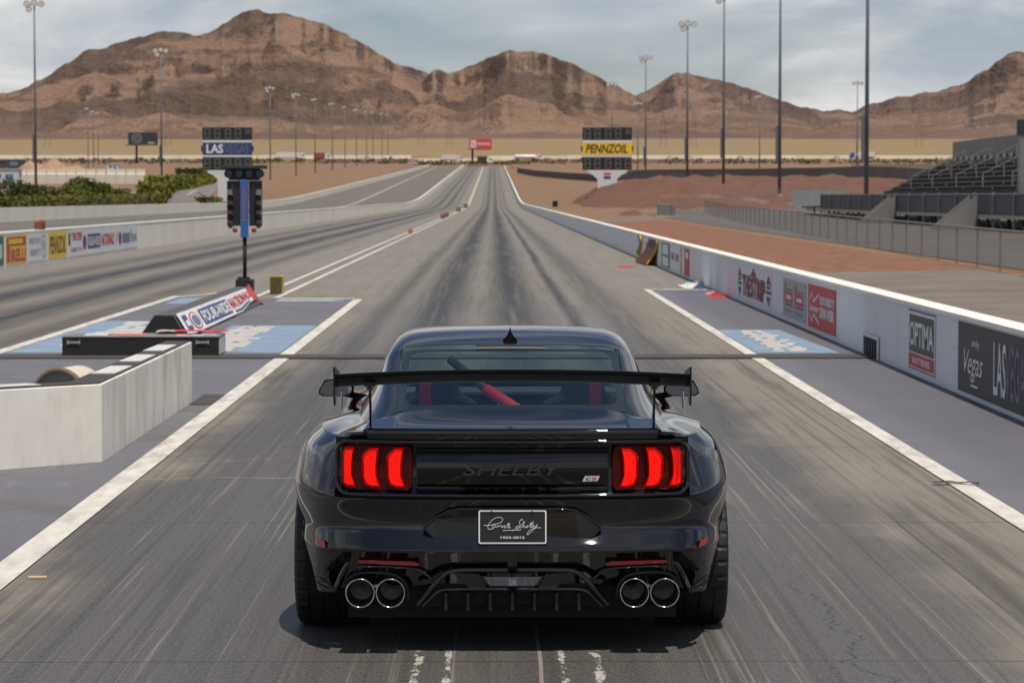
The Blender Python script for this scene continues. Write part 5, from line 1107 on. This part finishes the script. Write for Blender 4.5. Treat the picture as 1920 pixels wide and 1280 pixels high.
# highway parapet and traffic
hwz = gz1(0, 1556); hpw = thing('highway_parapet', 'long pale parapet wall along the far highway', 'wall', (0, 1556, 0))
hpm = mat('parapet_pale', (.84, .76, .6), .9, var=.12, scale=.05)
for i in range(40): MB().box((-880 + 45 * i, 0, gz1(-880 + 45 * i, 1556) + .7), (44.6, .4, 2.6)).build('parapet_section', hpm, hpw)
whl = mat('far_tyre', (.02, .02, .02), .8); vwh = mat('vehicle_white', (.66, .66, .65), .5); vgl = mat('vehicle_glass', (.03, .035, .04), .15)
def truck(px, L_, kind, col, lab, d=1566, flip=1):
    x = (px - 925) * d / 5000; root = thing('truck' if kind != 'car' else 'car', lab, 'truck' if kind != 'car' else 'car', (x, d, gz1(x, d) + .1), 0 if flip > 0 else math.pi, 'traffic on the far highway')
    m = mat('veh_%02d%02d%02d' % tuple(int(c * 99) for c in col), col, .4)
    if kind == 'car':
        MB().prism([(-2.3, .3), (2.3, .3), (2.3, .85), (1.3, .95), (.8, 1.5), (-1.3, 1.5), (-2.0, .95), (-2.3, .9)], -.85, .85, lambda a, z, y: (a, y, z)).build('body', m, root, bevel=.08); MB().prism([(1.15, .98), (.75, 1.42), (-1.2, 1.42), (-1.75, .98)], -.87, .87, lambda a, z, y: (a, y, z)).build('windows', vgl, root); ax = (-1.4, 1.4); r_ = .33
    else:
        if kind == 'tanker': MB().lathe([(-L_ / 2, 0), (-L_ / 2, .9), (-L_ / 2 + .3, 1.2), (L_ / 2 - .3, 1.2), (L_ / 2, .9), (L_ / 2, 0)], 'x', 20, (0, 0, 2.2)).build('tank', m, root, smooth=True)
        else: MB().box((0, 0, 2.55), (L_, 2.5, 2.9)).build('trailer_box', m, root, bevel=.04)
        MB().box((.5, 0, .95), (L_ + 2, 1.0, .25)).build('chassis', whl, root)
        MB().prism([(L_ / 2 + .4, .6), (L_ / 2 + 3.2, .6), (L_ / 2 + 3.2, 1.8), (L_ / 2 + 2.5, 2.9), (L_ / 2 + 2.2, 3.5), (L_ / 2 + .4, 3.6)], -1.2, 1.2, lambda a, z, y: (a, y, z)).build('cab', vwh if kind != 'blue' else mat('cab_blue', (.03, .12, .35), .4), root, bevel=.1)
        MB().prism([(L_ / 2 + 1.5, 2.0), (L_ / 2 + 2.9, 2.0), (L_ / 2 + 2.4, 2.8), (L_ / 2 + 1.5, 2.8)], -1.22, 1.22, lambda a, z, y: (a, y, z)).build('cab_window', vgl, root); ax = (-L_ / 2 + 1, -L_ / 2 + 2.3, L_ / 2 - 1.5, L_ / 2 + 2.2); r_ = .5
    for a in ax:
        for sy in (-1, 1): MB().lathe([(-.15, 0), (-.15, r_), (.15, r_), (.15, 0)], 'y', 12, (a, sy * (.8 if kind == 'car' else 1.0), r_)).build('wheel', whl, root)
truck(541, 13, 'box', (.66, .66, .64), 'white box truck on the highway right of the left scoreboard', 1500)
truck(985, 12, 'tanker', (.72, .72, .72), 'long white tanker truck right of the red billboard', 1490)
truck(843, 9, 'box', (.62, .60, .55), 'short white truck left of the red billboard', 1552)
truck(757, 0, 'car', (.05, .055, .06), 'dark car on the highway above the shutdown lanes', 1400); truck(775, 0, 'car', (.62, .62, .62), 'white car beside the dark car at the end of the outer lanes', 1350)
truck(904, 5, 'box', (.04, .045, .04), 'dark box truck under the red billboard', 1390)
truck(1620, 11, 'blue', (.62, .62, .6), 'white trailer truck with blue cab on the highway behind the tallest pole', 1540, -1)
truck(600, 6, 'box', (.25, .08, .06), 'rust coloured truck among the left light poles', 1480)
for px, lab in ((1256, 'pale car on the highway left of the fourth tall pole'), (1292, 'pale car on the highway beside the fourth tall pole'), (1388, 'pale car on the highway between third and second tall pole'), (1568, 'pale car on the highway left of the tallest pole'), (690, 'pale car on the highway among the far left poles')):
    truck(px, 0, 'car', (.7, .69, .64), lab, 1545)
eb = thing('end_barrier', 'low orange barrier across the far end of the shutdown lanes', 'barrier', (-8, 1262, float(plane_z(1262)))); 
for i in range(5): MB().box((-3.5 + 1.9 * i, 0, .45), (1.8, .4, .9)).build('barrier_block', mat('barrier_orange', (.33, .14, .05), .8), eb, bevel=.05)
ob_ = thing('sand_barrel', 'orange barrel at the far end of the right wall', 'barrel', (8.5, 1180, gz1(8.5, 1180))); MB().lathe([(0, 0), (0, .6), (1.0, .7), (2.2, .6), (2.2, 0)], 'z', 14).build('barrel_body', om, ob_); MB().lathe([(.9, .71), (1.2, .71)], 'z', 14).build('white_band', vwh, ob_)
# transmission towers
ltm = mat('lattice_rust', (.20, .11, .085), .7)
def lattice(px, d, h, lab):
    x = (px - 925) * d / 5000; root = thing('transmission_tower', lab, 'pylon', (x, d, gz1(x, d)), 0, 'power line towers on the plain')
    for sx in (-1, 1):
        for sy in (-1, 1): MB().bar((sx * 3, sy * 3, -1), (sx * .7, sy * .7, h), .13, .13).build('leg', ltm, root)
    for z in (h * .72, h * .84, h * .96): MB().bar((-6, 0, z), (6, 0, z), .16, .16).build('crossarm', ltm, root)
    for i in range(7):
        z0, z1 = h * i / 7, h * (i + 1) / 7; w0, w1 = 3 - 2.3 * i / 7, 3 - 2.3 * (i + 1) / 7
        MB().bar((-w0, -w0, z0), (w1, -w1, z1), .09, .09).build('brace', ltm, root); MB().bar((w0, -w0, z0), (-w1, -w1, z1), .09, .09).build('brace', ltm, root)
for px, lab in ((317, 'lattice power tower right of the dark billboard'), (790, 'left lattice power tower of the pair left of the red billboard'), (843, 'right lattice power tower of the pair left of the red billboard'), (1243, 'lattice power tower between the fifth and fourth tall poles'), (1300, 'lattice power tower right of the fourth tall pole'), (1722, 'lattice power tower above the grandstand end'), (92, 'lattice power tower right of the nearest left light pole')):
    lattice(px, 2500, 33, lab)
# fences
fm = mat('fence_post_steel', (.24, .23, .20), .6, .3, var=.15)
mshm = mat('fence_screen_grey', (.12, .115, .105), .8, var=.2, scale=.6, alpha=.26); scrm = mat('windscreen_grey', (.16, .15, .14), .85, var=.15, scale=.25)
def fence(pts, h, sp, lab, mfab, name='fence', pr_=.03, tz=ground_z, fz=0.0):
    root = thing(name, lab, 'fence', (0, 0, 0)); P = [Vector((a, b_, 0)) for a, b_ in pts]
    seg = []; 
    for a, e in zip(P[:-1], P[1:]):
        n = max(1, round((e - a).length / sp)); seg += [a.lerp(e, i / n) for i in range(n)]
    seg.append(P[-1])
    for p in seg:
        p.z = float(tz(p.x, p.y)) + fz; MB().tube([p, p + Vector((0, 0, h))], pr_, 6).build('post', fm, root)
    for a, e in zip(seg[:-1], seg[1:]):
        MB().tube([a + Vector((0, 0, h)), e + Vector((0, 0, h))], pr_ * .9, 6).build('top_rail', fm, root)
        q_ = MB().add([a + Vector((0, 0, .04)), e + Vector((0, 0, .04)), e + Vector((0, 0, h - .03)), a + Vector((0, 0, h - .03))], [(0, 1, 2, 3)]); q_.build('mesh_panel', mfab, root)
fence([(18.4, 232), (17.0, 190), (15.2, 130), (13.2, 66), (12.2, 50)], 1.08, 4.1, 'low chain link fence with posts running beside the gravel on the right', mshm, fz=.0)
fence([(21, 455), (28, 428), (38, 412), (48, 388), (52, 345), (53, 300)], 1.5, 6, 'grey screened fence along the top of the red dirt mound', scrm, 'screen_fence', .05, fz=1.3)
fence([(9, 1000), (14, 880), (22, 760), (30, 700)], 2.0, 20, 'dark screened fence far beyond the right wall', mat('screen_dark', (.085, .08, .075), .9), 'screen_fence', .06)
fence([(15, 236), (22, 250), (32, 268)], 1.3, 3.5, 'thin wire fence crossing the red dirt mound', mat('thin_wire', (.2, .18, .16), .8, alpha=.18), 'wire_fence', .025)
fence([(86, 640), (100, 610), (118, 600)], 4.5, 8, 'tall grey mesh fence behind the far end of the grandstand', mat('mesh_grey', (.2, .18, .16), .8, alpha=.6), 'mesh_fence', .06)
gb = thing('utility_cabinet', 'grey utility cabinet on the dirt between mound and low fence', 'cabinet', (14.4, 222, gz1(14.4, 222)))
MB().box((0, 0, .55), (1.5, .9, 1.05)).build('cabinet_body', mat('cabinet_grey', (.16, .15, .14), .7), gb, bevel=.03); MB().box((0, 0, .02), (1.9, 1.3, .12)).build('plinth', conc, gb); MB().box((.35, -.46, .55), (.03, .02, .95)).build('door_gap', SAT, gb)
# grandstand
gsd = thing('grandstand', 'grey aluminium grandstand with stairs and screened front rail on the right', 'grandstand', (0, 0, .0))
alu = mat('stand_aluminium', (.24, .235, .225), .5, .4, var=.15, scale=.6); ald = mat('stand_dark', (.03, .03, .032), .7, var=.3, scale=.8); scr = mat('stand_screen', (.085, .085, .088), .75, var=.2, scale=.5); tan_ = mat('stand_tan', (.42, .34, .24), .7)
Y0s, Y1s, XF = 92.0, 196.0, 24.0; DK = 1.05
NR = 7
for i in range(NR):
    x = 28.7 + .63 * i; z = 2.5 + .31 * i; y1 = Y1s - 2
    MB().box((x, (Y0s + y1) / 2, z - .10), (.60, y1 - Y0s, .05)).build('tread', ald, gsd); MB().box((x + .1, (Y0s + y1) / 2, z + .12), (.28, y1 - Y0s, .05)).build('bench', mat('bench_tan', (.26, .22, .16), .6, var=.2, scale=.8), gsd)
    MB().box((x - .30, (Y0s + y1) / 2, z - .25), (.02, y1 - Y0s, .24)).build('riser', ald, gsd)
for k in range(11):
    y = Y1s - 2 - k * 9.8
    MB().bar((XF + 4.4, y, 2.2), (XF + 9.1, y, 4.55), .12, .16).build('rake_beam', alu, gsd); MB().bar((XF + 9.1, y, 0), (XF + 9.1, y, 4.6), .16, .16).build('rear_column', alu, gsd); MB().bar((XF + 6.8, y, 0), (XF + 6.8, y, 3.2), .14, .14).build('mid_column', alu, gsd); MB().bar((XF + 6.8, y, .1), (XF + 9.1, y, 4.2), .08, .08).build('cross_brace', alu, gsd)
for k in range(40):
    y = Y0s + 1.25 + k * 2.55
    MB().box((XF + 9.4, y, 5.1), (.06, 2.50, 1.75)).build('back_panel', mat('back_panel_grey', (.19, .195, .18), .6, var=.12, scale=.5), gsd)
MB().box((XF + 9.5, (Y0s + Y1s) / 2, 4.18), (.12, Y1s - Y0s, .12)).build('back_rail', tan_, gsd)
for k in range(44): MB().box((XF + 9.2, Y0s + 1 + k * 2.3, 4.72), (.1, .8, .26)).build('back_plate', tan_, gsd)
MB().box((XF + 2.4, (Y0s + Y1s) / 2 + 4, DK), (4.6, Y1s - Y0s + 10, .14)).build('walkway_deck', ald, gsd); MB().box((XF + .06, (Y0s + Y1s) / 2 + 4, DK + .02), (.10, Y1s - Y0s + 10, .16)).build('deck_edge', tan_, gsd)
MB().box((XF + .1, (Y0s + Y1s) / 2, DK + 1.12), (.08, Y1s - Y0s, .08)).build('front_rail', alu, gsd)
for k in range(20):
    y = Y0s + 2.6 + k * 5.2
    MB().box((XF + .16, y, DK + .58), (.04, 5.0, 1.0)).build('front_screen', scr, gsd); MB().box((XF + .08, y + 2.6, DK + .2), (.12, .16, 2.0)).build('front_post', alu, gsd)
    MB().bar((XF + .3, y, 0), (XF + .3, y, DK - .07), .12, .12).build('deck_leg', ald, gsd); MB().bar((XF + 4.4, y, 0), (XF + 4.4, y, DK + .9), .12, .12).build('deck_leg', ald, gsd); MB().bar((XF + .3, y, .05), (XF + .3, y + 2.6, DK - .1), .06, .06).build('deck_brace', alu, gsd)
MB().box((XF + 4.65, (Y0s + Y1s) / 2, 1.6), (.06, Y1s - Y0s, .9)).build('inner_screen', scr, gsd)
for ys_ in (108, 133, 160):
    for sy in (-1, 1):
        MB().prism([(0, 0), (-2.2, 0), (-2.2, .3), (0, DK + 1.1)], ys_ + sy * 1.0 - .03, ys_ + sy * 1.0 + .03, lambda a, z, y: (XF - .05 + a, y, z)).build('stair_side', alu, gsd)
    for i in range(6): MB().box((XF - 1.95 + .36 * i, ys_, .12 + .165 * i), (.34, 1.9, .04)).build('stair_step', alu, gsd)
for k in range(9):
    y = 112 + 9 * k
    for i in range(4): MB().bar((XF + 4.8 + 1.25 * i, y, 2.4 + .62 * i), (XF + 4.8 + 1.25 * i, y, 3.4 + .62 * i), .05, .05).build('aisle_post', alu, gsd)
    MB().bar((XF + 4.8, y, 3.4), (XF + 8.55, y, 5.26), .05, .05).build('aisle_rail', alu, gsd)
mast_ = thing('stand_column', 'thick grey column rising at the right edge of the grandstand', 'column', (27.05, 136, 0)); MB().box((0, 0, 3.0), (.58, .58, 5.9)).build('shaft', alu, mast_, bevel=.03); MB().box((0, 0, 5.55), (.66, .66, .8)).build('dark_box', ald, mast_)
lw_ = thing('ramp_platform', 'low grey platform with panel at the far left end of the grandstand', 'platform', (24.3, 203, gz1(24.3, 203)))
MB().box((1.8, 0, .6), (4.4, 8, .15)).build('platform_deck', ald, lw_); MB().box((.0, -3.6, 1.25), (4.0, .06, 1.2)).build('platform_panel', mat('panel_lightgrey', (.25, .25, .25), .6), lw_)
for x in (-.3, 1.2, 2.6, 3.9): MB().box((x, -3.7, .25), (.12, .12, .6)).build('platform_leg', ald, lw_)
# hedge and shrubs (leaf-card masses with stems)
def leafmass(mb, c, rad, n, seed, size=.12, box=False):
    r = np.random.default_rng(seed)
    if box: P = r.uniform(-1, 1, (n, 3)) * np.array(rad)
    else:
        d = r.normal(size=(n, 3)); d /= np.linalg.norm(d, axis=1)[:, None]; P = d * (r.uniform(.35, 1, n) ** .5)[:, None] * np.array(rad) * (1 + .25 * np.sin(d[:, :1] * 5 + seed) * np.cos(d[:, 1:2] * 6))
    P = P + np.array(c); A = r.normal(size=(n, 3)); A /= np.linalg.norm(A, axis=1)[:, None]; B = np.cross(A, r.normal(size=(n, 3))); B /= np.linalg.norm(B, axis=1)[:, None]
    s_ = size * r.uniform(.6, 1.4, n)[:, None]; o = len(mb.v)
    V = np.stack([P - A * s_, P + B * s_ * .6, P + A * s_, P - B * s_ * .6], 1).reshape(-1, 3)
    mb.v += [tuple(v) for v in V]; mb.f += [(o + 4 * i, o + 4 * i + 1, o + 4 * i + 2, o + 4 * i + 3) for i in range(n)]
def leafmat(name, a, b_):
    m, t, b = nodes_of(name, .75); q = NB(t); t.links.new(q.mix(q.ramp(q.noise(1.1, det=5), .35, .65), a, b_), b.inputs['Base Color']); b.inputs['Specular IOR Level'].default_value = .2; return m
lf = [leafmat('hedge_leaf', (.06, .085, .008), (.13, .145, .02)), leafmat('shrub_leaf_dark', (.03, .045, .008), (.07, .085, .02)), leafmat('shrub_leaf_olive', (.10, .085, .02), (.17, .14, .045)), leafmat('hedge_leaf_sunny', (.07, .085, .008), (.15, .15, .022))]
stem = mat('stem_brown', (.09, .06, .04), .9)
def hedge(name, lab, pts, h, wd, m, seed, dens, size, core=True):
    root = thing(name, lab, 'hedge', (pts[0][0], pts[0][1], 0)); P = bsp([(x, y, 0) for x, y in pts], np.linspace(0, len(pts) - 1, 40)); mb = MB(); cr = MB(); ring_ = []
    for i in range(39):
        a, e = P[i], P[i + 1]; ln = np.hypot(*(e - a)[:2]); c = (a + e) / 2; g_ = gz1(c[0], c[1]); hh = h * (1 + .12 * math.sin(i * 1.7 + seed))
        leafmass(mb, (c[0] - pts[0][0], c[1] - pts[0][1], g_ + hh / 2), (max(ln / 2 * abs(e[0] - a[0]) / ln, wd / 2) * 1.1, max(ln / 2 * abs(e[1] - a[1]) / ln, wd / 2) * 1.1, hh / 2), int(dens), seed * 100 + i, size, True)
        ring_.append([(c[0] - pts[0][0] + dx, c[1] - pts[0][1] + dy, g_ + hh * zz) for dx, dy, zz in ((-wd * .4, 0, 0), (-wd * .4, 0, .9), (wd * .4, 0, .9), (wd * .4, 0, 0))])
    mb.build('foliage', m, root, fix=False); cr.grid(ring_).build('inner_twigs', stem, root)
hedge('clipped_hedge', 'long low clipped green hedge standing behind the outermost cream wall', [(-41.3, 224), (-41.2, 240), (-41.2, 262), (-41.3, 290), (-42.2, 332)], 1.75, 1.7, lf[3], 3, 420, .15)
hedge('clipped_hedge', 'sunny green hedge curving up along the access road toward the scoreboard', [(-42.8, 334), (-47.5, 385), (-55, 475), (-69, 640), (-89, 860), (-103, 1000)], 2.0, 3.0, lf[3], 7, 420, .4)
hedge('clipped_hedge', 'short green hedge strip at the foot of the left scoreboard', [(-41.8, 385), (-41.6, 405), (-41, 430)], 1.2, 2.0, lf[0], 9, 60, .2)
shr = [(20, 352, 1.9, 1), (45, 356, 1.6, 1), (75, 360, 1.6, 1), (108, 362, 1.4, 2), (132, 358, 1.5, 0), (152, 342, 1.6, 1), (158, 356, 1.5, 0), (186, 348, 1.3, 0), (190, 362, 1.5, 0), (224, 362, 1.5, 1), (95, 366, 1.2, 2), (36, 366, 1.2, 2)]
names_ = ['dark shrub at the far left behind the hedge', 'dark shrub second from the left picture edge behind the hedge', 'dark shrub third from the left behind the hedge', 'olive shrub in the middle of the shrub row', 'green shrub left of the tall round shrub', 'tall dark round shrub rising above the shrub row', 'green shrub below the tall round shrub', 'small green shrub top right of the tall round shrub', 'green shrub second from the right end of the row', 'dark clipped shrub at the right end of the row', 'low brownish shrub in front of the shrub row', 'low brownish shrub near the left picture edge']
for i, ((px, py, rr, k), lab) in enumerate(zip(shr, names_)):
    d = max(262, 5000 * 44.5 / (925 - px)) + (i % 3) * 6; p_ = at(px, py + 6, d); g_ = min(gz1(p_.x, d), p_.z - rr * .4)
    root = thing('shrub', lab, 'shrub', (p_.x, d, g_), 0, 'shrubs behind the hedge on the left'); mb = MB(); hz = p_.z - g_
    leafmass(mb, (0, 0, hz), (rr * 1.05, rr, rr * .62), 900, 40 + i, .15); leafmass(mb, (rr * .5, 0, hz - .25), (rr * .6, rr * .6, rr * .5), 350, 80 + i, .14); mb.build('foliage', lf[k], root, fix=False)
    for a in (-.3, 0, .3): MB().tube([(a * .5, 0, 0), (a * 1.4, 0, hz)], .05, 5).build('stem', stem, root)
for i, (px, lab) in enumerate(((338, 'first small dark bush at the far dirt edge left of the scoreboard'), (352, 'second small dark bush at the far dirt edge'), (364, 'third small dark bush at the far dirt edge'), (376, 'fourth small dark bush, nearest the scoreboard'))):
    d = 900; x = (px - 925) * d / 5000; root = thing('bush', lab, 'bush', (x, d, gz1(x, d)), 0, 'small bushes at the far dirt edge'); mb = MB(); leafmass(mb, (0, 0, 1.1), (1.5, 1.5, 1.1), 300, 200 + i, .3); mb.build('foliage', lf[1], root, fix=False); MB().tube([(0, 0, -.1), (0, 0, 1)], .08, 5).build('stem', stem, root)
# scrub belt along the highway
mb = MB(); r = np.random.default_rng(5)
for i in range(1100):
    x = r.uniform(-420, 420); y = r.uniform(1330, 1425); s_ = r.uniform(.8, 2.2); leafmass(mb, (x, y, gz1(x, y) + s_ * .4), (s_ * 1.6, s_, s_ * .6), 9, 500 + i, s_ * .5)
tag(mb.build('desert_scrub', leafmat('scrub_leaf', (.10, .085, .05), (.17, .14, .08)), fix=False), 'dark scrub belt beyond the far highway', kind='stuff')
# left background: barrier row, trailers, shed, dirt heap
jb = mat('jersey_pale', (.60, .55, .47), .9, var=.1)
for i in range(13):
    px = 44 + i * 18.5; d = 640; x = (px - 925) * d / 5000; root = thing('barrier_block', 'pale concrete block, number %s from the left in the far barrier row' % ['one', 'two', 'three', 'four', 'five', 'six', 'seven', 'eight', 'nine', 'ten', 'eleven', 'twelve', 'thirteen'][i], 'barrier', (x, d, 2.06 + (368 - 328) * d / 5000), 0, 'far row of pale barrier blocks')
    MB().prism([(-.4, 0), (.4, 0), (.2, .5), (.12, 1.35), (-.12, 1.35), (-.2, .5)], -1.05, 1.05, lambda a, z, y: (y, a, z)).build('block', jb, root); MB().box((0, 0, -1.2), (2.3, 1.2, 2.4)).build('footing', jb, root)
dh = []
for j in range(14):
    dh.append([(-14 + 28 * i / 19, -6 + 12 * j / 13, -1 + 5.2 * max(0, math.sin(math.pi * i / 19)) ** .8 * math.sin(math.pi * j / 13) * (.8 + .2 * math.sin(i * 1.3)) ) for i in range(20)])
x = (92 - 925) * 760 / 5000; o = MB().grid(dh).build('dirt_heap', mat('heap_dirt', (.34, .22, .14), .95, var=.2, scale=.5), smooth=True); o.location = (x, 760, 2.06 + (368 - 324) * 760 / 5000); tag(o, 'tan dirt heap behind the nearest left light pole', 'dirt heap')
def shed(px0, px1, py0, py1, d, m, lab, nm='shed'):
    k = d / 5000; a, e = (px0 - 925) * k, (px1 - 925) * k; z1, z0 = 2.06 + (368 - py0) * k, 2.06 + (368 - py1) * k; root = thing(nm, lab, nm.split('_')[-1], ((a + e) / 2, d, z0)); W_, H_ = e - a, z1 - z0
    MB().box((0, 1.5, H_ / 2 - .5), (W_, 3, H_ + 1)).build('wall', m, root); MB().box((0, 1.5, H_ + .06), (W_ + .3, 3.3, .12)).build('roof', mat('roof_pale', (.5, .48, .44), .7), root); MB().box((W_ * .2, -.02, H_ * .4), (W_ * .25, .05, H_ * .6)).build('door', mat('shed_blue', (.12, .2, .36), .6), root); MB().box((-W_ * .2, -.02, H_ * .55), (W_ * .25, .05, H_ * .3)).build('window', vgl, root)
shed(-20, 38, 318, 346, 430, mat('shed_white', (.5, .51, .54), .7), 'white blue-trimmed shed at the left picture edge', 'shed')
shed(203, 224, 309, 319, 700, mat('trailer_white', (.62, .63, .65), .6), 'small white trailer below the dark billboard', 'trailer'); shed(-10, 46, 300, 312, 800, mat('dark_trailer', (.06, .06, .065), .6), 'dark trailer behind the shed at the left picture edge', 'trailer')
for o in bpy.data.objects:
    for k_ in ('wall', 'wd'):
        if k_ in o: del o[k_]
